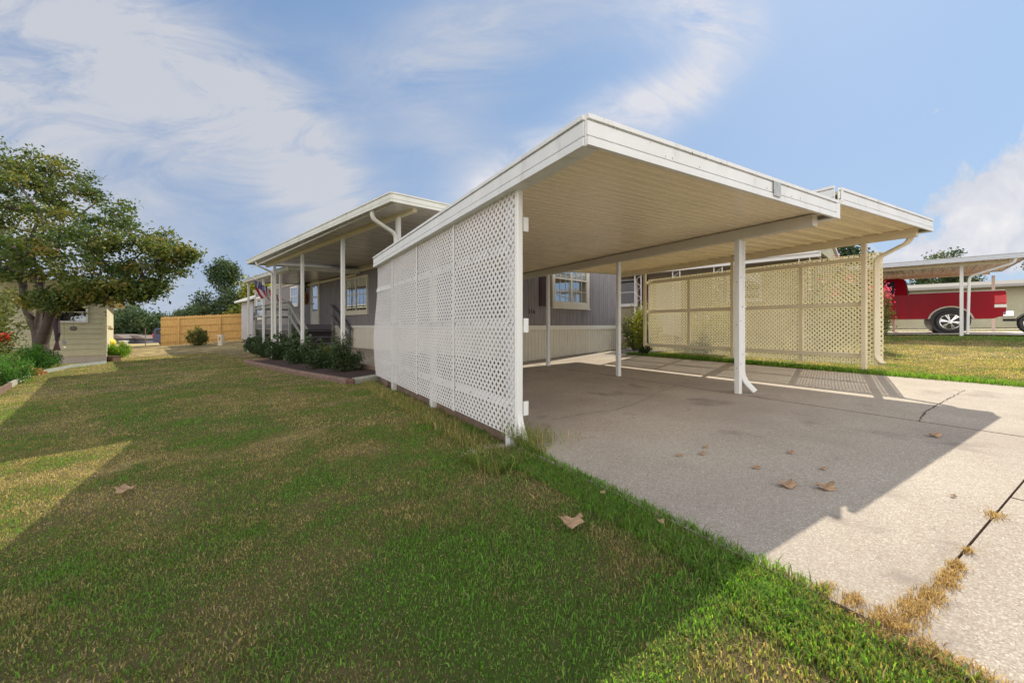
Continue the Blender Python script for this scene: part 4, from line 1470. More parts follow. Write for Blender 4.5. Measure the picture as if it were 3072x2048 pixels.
def flag():
    base = at(861, 907, 15.4); tip = at(757, 832, 14.2)
    t = Thing('flag', 'United States flag hanging from a slanted pole at the porch', 'flag', tuple(base), WF)
    mb = MB(); mb.tube([base, tip], .014, 8); mb.sphere(tip, .03, .03, .03); t.part('pole', mb, paint('flag_pole', (.55, .5, .42), .4, .1, 4))
    c = [at(764, 837, 14.25), at(832, 884, 15.0), at(840, 904, 15.0), at(782, 895, 14.25)]
    W, Hn = 40, 26
    def P(u, w):   # u along hoist 0..1 (top -> bottom stripe), w along fly
        top = c[0].lerp(c[1], u); bot = c[3].lerp(c[2], u)
        q = top.lerp(bot, w)
        q = q + Vector((.05 * math.sin(w * 3 + u * 16) * w, .07 * math.sin(u * 22) * (.3 + w), -.03 * math.sin(u * 22)))
        q.x -= .10 * math.sin(math.pi * w) * (1 - u)
        return q
    red = paint('flag_red', (.42, .02, .05), .7, .1, 9); wh = paint('flag_white', (.75, .72, .74), .7, .05, 9); bl = paint('flag_blue', (.06, .06, .20), .7, .1, 9)
    mb = MB(); mats = []
    nu, nw = 52, 20
    for i in range(nu + 1):
        for j in range(nw + 1): mb.v.append(tuple(P(i / nu, j / nw)))
    for i in range(nu):
        for j in range(nw):
            a = i * (nw + 1) + j; mb.f.append((a, a + nw + 1, a + nw + 2, a + 1))
            s = int(i / 4)
            mats.append(2 if (s < 7 and j < nw * .40) else (s % 2))
    me = bpy.data.meshes.new('cloth'); me.from_pydata([Vector(q) - base for q in mb.v], [], mb.f)
    for m in (red, wh, bl): me.materials.append(m)
    me.polygons.foreach_set('material_index', mats); me.polygons.foreach_set('use_smooth', [True] * len(mats))
    o = bpy.data.objects.new('cloth', me); link(o, t.o)
    sb = MB()
    for r in range(6):
        for k in range(7):
            u = (k + .5 + .25 * (r % 2)) / 7.6 * (7 / 13); w = (r + .6) / 6.4 * .38; q = P(u, w)
            q = q + Vector((0, -.012, 0)); sb.add([q + Vector((.016 * math.cos(2 * math.pi * n / 10) * (1 if n % 2 else .45), 0, .016 * math.sin(2 * math.pi * n / 10) * (1 if n % 2 else .45))) for n in range(10)], [tuple(range(10))])
    t.part('stars', sb, wh, parent=o)


flag()


# ---------------------------------------------------------------- planting bed with timbers and shrubs
def timbers():
    def timber(label, a, b, mat=TIMB, r=.055, lift=.05):
        A = Vector((*a, gz(*a) + lift)); B = Vector((*b, gz(*b) + lift))
        mb = MB(); d = (B - A); d.z = 0; d.normalize(); s = Vector((-d.y, d.x, 0))
        prof = [(-.055, -.08), (.055, -.08), (.055, .02), (.03, .05), (-.03, .05), (-.055, .02)]
        vs = []
        n = 7
        for i in range(n):
            q = A.lerp(B, i / (n - 1)); q.z = gz(q.x, q.y) + lift
            vs += [q + s * (x + random.uniform(-.003, .003)) + Vector((0, 0, z)) for x, z in prof]
        fs = [(i * 6 + k, i * 6 + (k + 1) % 6, (i + 1) * 6 + (k + 1) % 6, (i + 1) * 6 + k) for i in range(n - 1) for k in range(6)] + [tuple(range(6))[::-1], tuple(range((n - 1) * 6, n * 6))]
        mb.add(vs, fs); c = A
        o = mb.obj('landscape_timber', mat, tuple(c)); o.location = c; link(o); tagp(o, label, 'timber', 'timbers edging the porch bed')
    L0 = land_pt_px(737, 1090); C = land_pt_px(1047, 1152); M = land_pt_px(903, 1126)
    timber('far reddish landscape timber along the front of the porch bed', L0, (M[0] - .02, M[1] + .02))
    timber('near reddish landscape timber along the front of the porch bed', M, C)
    Rr = land_pt_px(1137, 1137)
    timber('short mossy grey timber running from the bed corner to the lattice', (C[0] + .06, C[1] + .04), Rr, TIMBG)
    E = HF.w(3.75, HF.inv(*L0)[1])
    timber('short timber closing the far end of the porch bed', L0, E)
    timber('dark end block standing at the front corner of the porch bed', (C[0], C[1] - .06), (C[0] + .10, C[1] - .03), paint('dark_timber', (.13, .065, .05), .9, .2, 8))
    # mulch
    pl = [HF.inv(*L0), HF.inv(*C), HF.inv(*Rr), (3.82, 7.3), (3.82, HF.inv(*L0)[1])]
    n = len(pl); ctr = (sum(q[0] for q in pl) / n, sum(q[1] for q in pl) / n)
    mb = MB()
    NA, NP = 60, 8
    C_ = HF.inv(*C); L_ = HF.inv(*L0)
    vs = []
    for i in range(NA + 1):
        f = i / NA; pf = L_[0] + (C_[0] - L_[0]) * f; a = L_[1] + (C_[1] - L_[1]) * f
        for j in range(NP + 1):
            p = pf + .03 + (3.90 - pf) * j / NP; aa = a - (0.0 if j == 0 else 0) * 0
            X, Y = HF.w(p, aa); vs.append((X, Y, gz(X, Y) + .045 + random.uniform(-.012, .012)))
    mb.add(vs, [(i * (NP + 1) + j, (i + 1) * (NP + 1) + j, (i + 1) * (NP + 1) + j + 1, i * (NP + 1) + j + 1) for i in range(NA) for j in range(NP)])
    o = mb.obj('mulch_bed', MULCH); link(o); o['kind'] = 'structure'
    return L_, C_


L_, C_ = timbers()
SHR = 'dark green shrubs in the porch bed'
lab = ['rightmost dark green shrub in the porch bed, with twigs sticking up by the lattice', 'dark green shrub second from the right in the porch bed',
       'middle dark shrub in the porch bed in front of the stairs', 'dark reddish-shaded shrub second from the left in the porch bed', 'leftmost dark shrub of the row in the porch bed']
for i, (px, py, rad, hh) in enumerate([(1040, 1118, .46, .62), (975, 1108, .46, .60), (905, 1094, .46, .56), (845, 1082, .48, .58), (800, 1072, .5, .62)]):
    X, Y = land_pt_px(px, py)
    make_shrub('shrub', lab[i], (X, Y, gz(X, Y) + .03), rad, rad * .8, hh, 5200, .042, L_DARK, seed=20 + i, group=SHR, nst=34, spread=.13, spiky=7 if i == 0 else 2)
X, Y = land_pt_px(762, 1062)
make_shrub('hydrangea', 'broad-leaved hydrangea in front of the leftmost porch post', (X, Y + .3, gz(X, Y)), .55, .5, .85, 700, .15, L_HYD, seed=31, nst=22, spread=.14, aspect=.7, cat='plant')
X, Y = HF.w(3.75, 13.6)
make_shrub('hydrangea', 'tall broad-leaved hydrangea behind the double porch post', (X, Y, gz(X, Y)), .6, .6, 1.05, 900, .15, L_HYD, seed=32, nst=22, spread=.14, aspect=.7, cat='plant')
X, Y = HF.w(3.8, 11.6)
make_shrub('hydrangea', 'faded broad-leaved hydrangea in front of the deck stairs', (X, Y, gz(X, Y)), .45, .45, .8, 700, .11, L_RUST if False else L_HYD, seed=33, nst=22, spread=.14, aspect=.7, cat='plant')
for k, (px, py) in enumerate([(968, 1010), (1008, 998)]):
    q = at(px, 1050, 9.5)
    make_shrub('young_sprig', ['thin yellow-green sprig rising above the middle shrubs', 'thin yellow-green sprig rising in front of the deck lattice'][k], (q.x, q.y, gz(q.x, q.y)), .14, .12, .75 + .1 * k, 260, .045, L_YEL, seed=50 + k, nst=6, spread=.2, cat='plant')

# ---------------------------------------------------------------- gravel patch under left spout
def gravel():
    X, Y = land_pt_px(1480, 1355)
    mb = MB()
    for _ in range(1500):
        x = X + random.gauss(0, .075); y = Y + random.gauss(0, .07); r = random.uniform(.004, .010)
        mb.sphere((x, y, gz(x, y) + .012), r, r * random.uniform(.6, 1), r * .6, 5, 4)
    o = mb.obj('gravel_patch', GRAV); link(o); tagp(o, 'small washed-out patch of pale gravel beside the left downspout', 'gravel', kind='stuff')
    mb = MB(); x, y = land_pt_px(1145, 1168)
    mb.add([(x + .10 * math.cos(k * math.pi / 5) * random.uniform(.8, 1.2), y + .07 * math.sin(k * math.pi / 5), gz(x, y) + .012) for k in range(10)] + [(x, y, gz(x, y) + .028)], [(k, (k + 1) % 10, 10) for k in range(10)])
    o = mb.obj('flat_stone', GRAV, (x, y, gz(x, y))); o.location = (x, y, gz(x, y)); link(o); tagp(o, 'flat pale stone at the foot of the far lattice post', 'stone')


gravel()

# ---------------------------------------------------------------- fallen leaves
def fallen():
    spots = [(2362, 1460, 1, .085, 'large curled dry leaf on the concrete, biggest of the cluster'), (2478, 1468, 1, .085, 'flat dry leaf on the concrete near the shadow edge, right of the big curled one'),
             (2269, 1405, 1, .045, 'small dark dry leaf on the shaded concrete left of the biggest one'), (2373, 1361, 1, .045, 'pale dry leaf lying alone farthest back in the shaded cluster'),
             (2470, 1409, 1, .035, 'tiny dark leaf curled up above the flat one'), (2116, 1343, 1, .035, 'small upright dry leaf, upper of the two left ones on the concrete'),
             (2107, 1364, 1, .045, 'curled leaf just below the small upright one on the concrete'), (2037, 1369, 1, .040, 'thin brown leaf at the left end of the concrete cluster'),
             (2804, 1310, 1, .075, 'curled dry leaf near the tip of the roof shadow'), (374, 1485, 0, .105, 'pale dry leaf on the lawn at the far left'),
             (1715, 1592, 0, .10, 'large pale dry leaf standing in the grass near the slab'), (1983, 1583, 0, .03, 'small brown leaf in the green grass by the slab edge'),
             (1808, 1493, 0, .03, 'small brown leaf in the grass below the downspout'), (1744, 1203, 1, .05, 'tiny dark leaf on the concrete behind the left lattice'), (2860, 1800 - 310, 1, .03, 'small bit of dry leaf on the sunlit concrete')]
    for (px, py, on, size, label) in spots:
        if on:
            v, s = slab_pt_px(px, py); c = pt_on_slab(v, s, .004)
        else:
            X, Y = land_pt_px(px, py); c = Vector((X, Y, gz(X, Y) + .028))
        # lobed outline
        size *= .85; n = 18; vs = [Vector((0, 0, size * .10))]
        rot = random.random() * 6
        for k in range(n):
            f = 2 * math.pi * k / n; r = size * (.5 + .28 * abs(math.cos(f * 2.5)) ** 2 + random.uniform(-.06, .06)) * .8
            x, y = r * math.cos(f + rot) * 1.25, r * math.sin(f + rot) * .8
            vs.append(Vector((x, y, size * .10 + .5 * abs(x) * random.uniform(.3, 1.2) + .25 * y)))
        zmin = min(q.z for q in vs)
        mb = MB(); mb.add([q - Vector((0, 0, zmin)) for q in vs], [(0, 1 + k, 1 + (k + 1) % n) for k in range(n)])
        st = vs[3]; mb.tube([vs[0], Vector((st.x * 1.5, st.y * 1.5, st.z + .1 * size))], .0015, 4)
        o = mb.obj('dry_leaf', DRYL); o.location = c; link(o)
        tagp(o, label, 'leaf', 'fallen dry leaves')


fallen()


# ---------------------------------------------------------------- wooden fence and left background
def wood_fence():
    A = Vector((-24.4, 28.0)); B = Vector((-19.6, 30.6))
    A = Vector(((483 - 1536) / F_ * 28, 28)); B = Vector(((760 - 1536) / F_ * 31, 31))
    d = (B - A); L = d.length; d.normalize(); ang = math.degrees(math.atan2(d.y, d.x))
    fr = Frame(A.x, A.y, ang); z0 = gz(A.x, A.y)
    t = Thing('wooden_fence', 'new yellow pine privacy fence with horizontal rails across the far yard', 'fence', (0, 0, z0), fr)
    mb = MB(); x = 0
    zb = lambda x: gz(*fr.w(x, 0)) - .02
    while x < L:
        h = zb(x) + 2.06 + random.uniform(-.02, .02)
        mb.prism([(x, zb(x)), (x + .138, zb(x)), (x + .138, h - .04), (x + .10, h), (x + .038, h), (x, h - .04)], 'y', .0 + random.uniform(0, .006), .02); x += .143
    t.part('pickets', mb, CEDAR)
    for hz in (.25, .82, 1.36, 1.88):
        mb = MB(); mb.hexa([(0, -.045, zb(0) + hz), (L, -.045, zb(L) + hz), (L, -.002, zb(L) + hz), (0, -.002, zb(0) + hz), (0, -.045, zb(0) + hz + .09), (L, -.045, zb(L) + hz + .09), (L, -.002, zb(L) + hz + .09), (0, -.002, zb(0) + hz + .09)])
        t.part('rail', mb, CEDAR)
    x = .9
    while x < L:
        t.part('post', MB().box(x, x + .09, -.14, -.046, zb(x), zb(x) + 1.98), CEDAR); x += 2.4
    # return side going away
    mb = MB(); y = 0
    while y < 9: mb.box(-.02, 0, y, y + .14, z0 - .1, z0 + 2.0); y += .145
    t.part('pickets', mb, CEDAR)
    mb = MB()
    for hz in (.3, .95, 1.6): mb.box(-.06, -.022, 0, 9, z0 + hz, z0 + hz + .09)
    t.part('rail', mb, CEDAR)


wood_fence()


def shed():
    # lap sided building past the end of the house
    fr = HF
    p0, a0 = 6.3, 31.7
    X0 = HF.w(p0, a0)
    t = Thing('garden_shed', 'small grey lap-sided shed with white roof edge past the far end of the house', 'shed', (p0, a0, -1.15), HF)
    z0 = -1.25; zt = 1.70; p1 = 9; a1 = 35.3
    def lap(mb, pl, t0, t1, z0, z1, st=.125):
        z = z0
        while z < z1: mb.hexa([pl(t0, 0, z), pl(t1, 0, z), pl(t1, .016, z), pl(t0, .016, z), pl(t0, 0, min(z + st, z1)), pl(t1, 0, min(z + st, z1)), pl(t1, .002, min(z + st, z1)), pl(t0, .002, min(z + st, z1))]); z += st
    mb = MB(); lap(mb, lambda q, d, z: (p0 - d, q, z), a0, a1, -1.0, zt); lap(mb, lambda q, d, z: (q, a0 - d, z), p0, p1, -1.0, zt); mb.box(p0, p1, a0, a1, -1.0, zt)
    mb.prism([(p0, zt), (p1, zt), ((p0 + p1) / 2, zt + .55)], 'y', a0 - .0, a1)
    t.part('wall', mb, LAP)
    t.part('foundation', MB().box(p0 + .01, p1, a0 + .01, a1, -1.5, -1.0), paint('block_grey', (.18, .18, .18), .9, .2, 6))
    pm = (p0 + p1) / 2
    mb = MB(); mb.prism([(p0 - .4, zt - .05), (p0 - .4, zt + .09), (pm, zt + .78), (p1 + .4, zt + .09), (p1 + .4, zt - .05), (pm, zt + .60)], 'y', a0 - .35, a1 + .35)
    t.part('roof', mb, TRIMW)


shed()


def neighbor_left():
    # corner at (-16.3, 16); end wall runs toward -p
    p1, a0 = HF.inv(-16.3, 16.0)
    t = Thing('mobile_home', 'tan lap-sided mobile home behind the large tree at the left', 'house', (p1 - 2, a0, -1.6), HF)
    z0, zt = -1.12, 1.16; p0 = p1 - 4.3; a1 = a0 + 16
    zs = -1.42
    mb = MB()
    st = .2; z = z0
    while z < zt:
        zz = min(z + st, zt)
        mb.hexa([(p0, a0 - .030, z), (p1 - .08, a0 - .030, z), (p1 - .08, a0, z), (p0, a0, z), (p0, a0 - .003, zz), (p1 - .08, a0 - .003, zz), (p1 - .08, a0, zz), (p0, a0, zz)])
        z += st
    mb.box(p0, p1, a0, a1, z0, zt)
    t.part('wall', mb, LAP_T)
    t.part('corner_trim', MB().box(p1 - .08, p1 + .015, a0 - .028, a0 + .08, z0, zt), LAP_T)
    mb = MB(); vsheet(mb, corr(p0, p1, .09, .01), lambda q, d, z: (q, a0 - .006 - d, z), -1.75, z0 - .05); mb.box(p0 - .0, p1, a0 - .0, a1, -1.8, z0 - .05)
    t.part('skirting', mb, paint('pinkish_skirt', (.46, .42, .38), .6, .08, 4)); t.part('skirting_trim', MB().box(p0, p1 + .01, a0 - .03, a0 + .01, z0 - .06, z0), LAP_T)
    pm = (p0 + p1) / 2
    t.part('roof', MB().prism([(p0 - .4, zt), (p1 + .55, zt), (p1 + .55, zt + .10), (pm, zt + .72), (p0 - .4, zt + .10)], 'y', a0 - .35, a1), paint('tan_roof', (.50, .44, .26), .6, .1, 3))
    pl = lambda q, d, z: (q, a0 - d - .031, z)
    window(t, pl, p1 - 1.75, p1 - .50, .10, .92, 1, TRIMW, .06, grid=1, blinds=False, sill=False)
    # small lamp on the far corner
    t.part('wall_lamp', MB().sphere((p1 + .12, a0 + .6, -.12), .09, .09, .07).box(p1 + .0, p1 + .13, a0 + .57, a0 + .63, -.05, -.02), paint('lamp_tan', (.5, .36, .2), .5, .1, 5))


neighbor_left()

# neighbour's bed edging boards
def board(label, a, b, mat=TIMBG, h=.14, w=.04):
    A = Vector((*a, gz(*a) + h / 2 - .03)); B = Vector((*b, gz(*b) + h / 2 - .03))
    mb = MB(); mb.bar(A, B, w, h); o = mb.obj('edging_board', mat, tuple(A)); o.location = A; link(o); tagp(o, label, 'edging board', 'boards edging the bed under the big tree')


PE = paint('edging_pale', (.25, .28, .26), .8, .12, 6)
e0, e1, e2, e3 = land_pt_px(31, 1162), land_pt_px(92, 1127), land_pt_px(215, 1102), land_pt_px(318, 1090)
em = land_pt_px(-20, 1195)
board('nearest edging board of the bed under the big tree, lying in the grass', em, e0, TIMB); board('weathered edging board curving toward the big tree', e0, e1, TIMBG)
board('pale blue-grey edging board in front of the tan house, left one', e1, e2, PE, .12); board('pale blue-grey edging board in front of the tan house, right one', e2, e3, PE, .12)


# big tree at left
tb = ground_at(122, 13.5)
tb = (tb[0], tb[1], -1.36)
make_tree('shade_tree', 'large spreading tree with forked trunk and bronze-green leaves at the left', 'tree', tb,
          [((-1.4, .2, 5.6), (2.9, 2.6, 1.9)), ((-3.2, 0, 5.0), (2.4, 2.4, 2.4)), ((.9, 0, 4.9), (1.9, 2.0, 1.6)), ((2.4, -.2, 4.2), (1.9, 1.7, 1.3)), ((3.5, -.2, 3.5), (1.4, 1.2, .85)),
           ((0, -.4, 3.7), (3.4, 2.3, .85)), ((2.5, -.4, 2.7), (1.8, 1.3, .55)), ((4.6, -.2, 3.75), (.65, .5, .2)), ((-2.5, -.5, 4.0), (2.2, 1.8, 1.1)), ((-.2, 0, 6.2), (1.6, 1.6, 1.2)), ((3.1, -.2, 2.5), (1.1, .8, .3)), ((1.4, -.6, 2.15), (1.1, .6, .35))],
          370, 46000, .12, L_TREE, trunk_r=.19,
          fork=[((.0, 0, .75), 0), ((-.15, 0, 1.15), 1), ((-.50, .0, 1.95), 2), ((-.75, .1, 2.9), 3), ((-.12, .1, 2.1), 2), ((-.05, .1, 3.1), 5), ((.22, -.05, 1.15), 1), ((.50, -.1, 1.8), 7), ((.80, -.1, 2.6), 8)],
          seed=3, flat=.15, csize=(.25, .25, .15), aspect=.5, rndbias=.0, barkmat=BARKD)

# red-flowering myrtle and hedges at far left
q = ground_at(-10, 9.4)
make_shrub('crape_myrtle', 'tall red-flowering crape myrtle at the left edge of the picture', (q[0] - .45, q[1], q[2]), .68, .7, 2.9, 8500, .075, L_MYR, seed=61, nst=40, spread=.16, flowers=(L_RED, 7, .05), aspect=.55)
q = ground_at(5, 8.8)
make_shrub('round_shrub', 'bright green clipped shrub at the left picture edge', q, .52, .5, .72, 9000, .035, L_BRIGHT, seed=62, nst=60, spread=.12)
q = ground_at(75, 11.6)
make_shrub('round_shrub', 'bright green shrub between the left edge shrub and the tree trunk', q, .72, .6, .82, 10000, .045, L_BRIGHT, seed=63, nst=60, spread=.12)
q = ground_at(128, 12.6)
make_shrub('low_shrub', 'dark ivy-like shrub around the base of the big tree', q, .45, .4, .75, 2600, .05, L_DARK, seed=64, nst=30, spread=.14)
q = land_pt_px(70, 1128)
make_shrub('hosta', 'low hosta with yellowing rusty leaves beside the bright shrubs', (q[0], q[1], gz(*q)), .38, .3, .24, 420, .12, L_RUST, seed=65, nst=24, spread=.2, cat='plant', aspect=.7)
q = ground_at(352, 17.5)
make_shrub('lime_bush', 'bright lime-green bush beside the corner of the tan house', (q[0], q[1], q[2] + .1), .48, .45, .82, 5200, .06, L_LIME, seed=66, nst=40, spread=.14)
b = MB(); q = ground_at(338, 16.4); b.box(q[0] - .17, q[0] + .17, q[1] - .17, q[1] + .17, q[2], q[2] + .22); b.box(q[0] - .19, q[0] + .19, q[1] - .19, q[1] + .19, q[2] + .22, q[2] + .25)
o = b.obj('planter_box', paint('brown_box', (.10, .06, .035), .8, .2, 6), q); o.location = q; link(o); tagp(o, 'small brown planter box at the tan house corner', 'planter box')
q = ground_at(592, 25.5)
make_shrub('bush', 'loose rounded bush standing in front of the wooden fence', q, .62, .55, 1.35, 3600, .09, L_MYR, seed=67, nst=34, spread=.13)


def pedestal(label, px, py, Y, w, h):
    X = (px - 1536) / F_ * Y; z = gz(X, Y)
    t = Thing('utility_pedestal', label, 'utility box', (X, Y, z), WF)
    m = paint('pedestal_beige', (.60, .56, .45), .6, .08, 5)
    t.part('box', MB().box(X - w / 2, X + w / 2, Y - w / 2, Y + w / 2, z - .05, z + h), m, bevel=.015)
    t.part('lid', MB().box(X - w / 2 - .02, X + w / 2 + .02, Y - w / 2 - .02, Y + w / 2 + .02, z + h, z + h + .05), TRIMW)
    t.part('warning_label', MB().box(X - w * .2, X + w * .2, Y - w / 2 - .004, Y - w / 2, z + h * .55, z + h * .85), paint('label_orange', (.5, .15, .05), .6, .1, 5))


pedestal('beige utility pedestal in front of the wooden fence', 663, 1026, 25.0, .26, .60)
pedestal('beige utility pedestal beside the lime-green bush', 371, 1045, 21.5, .24, .62)


def ornaments():
    q = at(171, 985, 13.0)
    t = Thing('windsock', 'long dark windsock ornament hanging from the big tree', 'windsock', tuple(at(171, 955, 13.0)), WF)
    c = at(171, 1000, 13.0); mb = MB()
    mb.tube([at(171, 930, 13.0), at(171, 955, 13.0)], .012, 5)
    mb.tube([at(171, 955, 13), at(169, 975, 13), at(172, 1000, 13), at(171, 1022, 13)], [.06, .085, .07, .05], 10)
    t.part('tube', mb, paint('sock_dark', (.035, .02, .025), .8, .3, 6))
    mb = MB()
    for k in range(26):
        a = at(171 + random.uniform(-3, 3), 1020, 13); mb.tube([a, a + Vector((random.uniform(-.11, .11), random.uniform(-.05, .05), -.33))], [.02, .012], 4)
    t.part('tails', mb, paint('sock_maroon', (.06, .02, .03), .8, .3, 6))
    t = Thing('wind_spinner', 'round metal spinner ornament hanging on a wire under the big tree', 'spinner', tuple(at(192, 1010, 13.0)), WF)
    c = at(192, 1027, 13.0); mb = MB(); mb.torus(c, .065, .012, 'y', 20, 6); mb.torus(c, .035, .008, 'y', 16, 6); mb.sphere(c, .02, .02, .02, 6, 5)
    t.part('ring', mb, paint('spinner_grey', (.22, .22, .23), .35, .1, 5, metal=.8)); mb = MB(); mb.tube([at(192, 940, 13), at(192, 1020, 13)], .004, 4); t.part('wire', mb, BLACK)
    mb = MB(); mb.sphere(at(193, 1042, 13), .035, .02, .03, 8, 6); t.part('pendant', mb, LATT)
    t = Thing('bird_bath', 'dark oval ornament hanging in front of the tan siding', 'ornament', tuple(at(220, 985, 13.2)), WF)
    mb = MB(); mb.sphere(at(220, 985, 13.2), .13, .05, .075, 12, 8); t.part('disc', mb, paint('oval_dark', (.09, .08, .06), .5, .2, 5)); mb = MB(); mb.tube([at(220, 940, 13.2), at(220, 980, 13.2)], .004, 4); t.part('wire', mb, BLACK)


ornaments()


def yellow_cart():
    q = ground_at(335, 20.5)
    t = Thing('garden_cart', 'yellow and black garden machine partly hidden by the tan house corner', 'cart', q, WF)
    x, y, z = q
    mb = MB(); mb.sphere((x - .15, y, z + .62), .28, .3, .26, 12, 8); t.part('body', mb, paint('cart_yellow', (.65, .50, .04), .4, .1, 4))
    mb = MB(); mb.box(x - .1, x + .75, y - .2, y + .2, z + .22, z + .42); t.part('deck', mb, BLACK, bevel=.05)
    for dx in (0, .6):
        t.part('wheel', MB().torus((x + dx, y - .25, z + .16), .11, .05, 'y', 20, 8), BLACK)


yellow_cart()


def far_left():
    # distant trees beyond the field
    k = 0
    labs = ['far tree with rounded crown, leftmost over the field', 'far grey-green tree standing second from the left over the field', 'far broad tree in the middle of the distant tree line',
            'far rounded dark tree nearest the wooden fence', 'low far tree closing the gap under the tree line', 'low far hedge-like tree beside the wooden fence']
    for (px, top, Y, w, seed) in [(305, 905, 84, 5.5, 1), (345, 918, 88, 5.0, 2), (392, 905, 80, 5.5, 3), (440, 912, 78, 5.6, 4), (330, 968, 90, 5, 5), (470, 950, 82, 4.4, 6)]:
        X = (px - 1536) / F_ * Y; z = gz(X, Y); H = (976 - top) / F_ * Y - z
        make_tree('far_tree', labs[k], 'tree', (X, Y, z), [((0, 0, H * .60), (w * .72, w * .6, H * .34)), ((w * .3, 0, H * .45), (w * .5, w * .4, H * .3)), ((-w * .3, 0, H * .42), (w * .5, w * .4, H * .3)), ((0, 0, H * .22), (w * .6, w * .5, H * .2))],
                  70, 7000, .42, L_FAR, .3, [((0, 0, 1.6), 0)], seed=100 + seed, flat=.2, csize=(.9, .9, .6), group='far trees beyond the field', minr=.05, aspect=.7); k += 1
    for j, (px, top, Y, w, seed, lb) in enumerate([(672, 782, 46, 3.4, 11, 'tall dark bushy evergreen tree rising behind the wooden fence'), (588, 925, 52, 2.4, 12, 'low round tree peeking over the left part of the wooden fence'),
                                      (555, 935, 56, 2.2, 13, 'smallest tree top just above the wooden fence'), (762, 842, 44, 2.6, 14, 'sunlit yellow-green tree behind the far patio cover'), (800, 850, 46, 2.6, 15, 'yellow-green tree seen between the patio cover posts')]):
        X = (px - 1536) / F_ * Y; z = gz(X, Y); H = (976 - top) / F_ * Y - z
        env = [((0, 0, H * .50), (w * .8, w * .8, H * .42)), ((-w * .35, 0, H * .32), (w * .75, w * .6, H * .26)), ((w * .35, 0, H * .4), (w * .7, w * .6, H * .3)), ((0, 0, H * .84), (w * .38, w * .4, H * .14))]
        make_tree('background_tree', lb, 'tree', (X, Y, z), env, 110, 15000, .27, L_FAR if j < 3 else L_YEL, .2, [((0, 0, 1.2), 0)], seed=110 + seed, flat=.1, csize=(.55, .55, .5), minr=.03, aspect=.6)
    # low far buildings behind field
    for k, (px, Y, w, h, lb) in enumerate([(365, 72, 5, 1.7, 'distant low dark building with pinkish roof at the end of the field, left one'), (428, 74, 5, 1.5, 'distant low brown building under the far trees, nearer the fence')]):
        X = (px - 1536) / F_ * Y; z = gz(X, Y)
        t = Thing('far_building', lb, 'building', (X, Y, z), WF)
        t.part('wall', MB().box(X - w / 2, X + w / 2, Y - 2, Y + 2, z - .3, z + h * .6), paint('far_wall%d' % k, (.10, .10, .13), .9, .1, 1))
        t.part('roof', MB().prism([(X - w / 2 - .3, z + h * .6), (X + w / 2 + .3, z + h * .6), (X + w / 4, z + h), (X - w / 4, z + h)], 'y', Y - 2.4, Y + 2.4), paint('far_roof%d' % k, (.17, .135, .12), .8, .1, 1))
    # wire fence posts + vehicle
    q = ground_at(436, 34)
    mb = MB(); mb.tube([q, (q[0], q[1], q[2] + 1.5)], .03, 6); o = mb.obj('fence_post', BARK, q); o.location = q; link(o); tagp(o, 'single thin wooden post standing in the field', 'post')
    q = ground_at(478, 40)
    t = Thing('parked_van', 'dark blue van partly hidden behind the end of the wooden fence', 'van', q, WF)
    x, y, z = q; pr = [(x - .7, z + .35), (x + 3.6, z + .35), (x + 3.6, z + .95), (x + 2.7, z + 1.05), (x + 2.1, z + 1.75), (x - .5, z + 1.75), (x - .7, z + 1.2)]
    t.part('body', MB().prism(pr, 'y', y, y + 1.8), paint('van_blue', (.03, .035, .09), .3, .1, 3), bevel=.06)
    t.part('window', MB().box(x - .35, x + 1.6, y - .01, y + .0, z + 1.15, z + 1.6), DARK)
    t.part('tail_light', MB().box(x - .72, x - .6, y - .02, y + .1, z + .8, z + 1.2), paint('tail_red', (.5, .03, .02), .3, .1, 5))
    for dx in (.3, 2.7): t.part('wheel', MB().torus((x + dx, y - .02, z + .32), .22, .10, 'y', 20, 8), BLACK)


far_left()


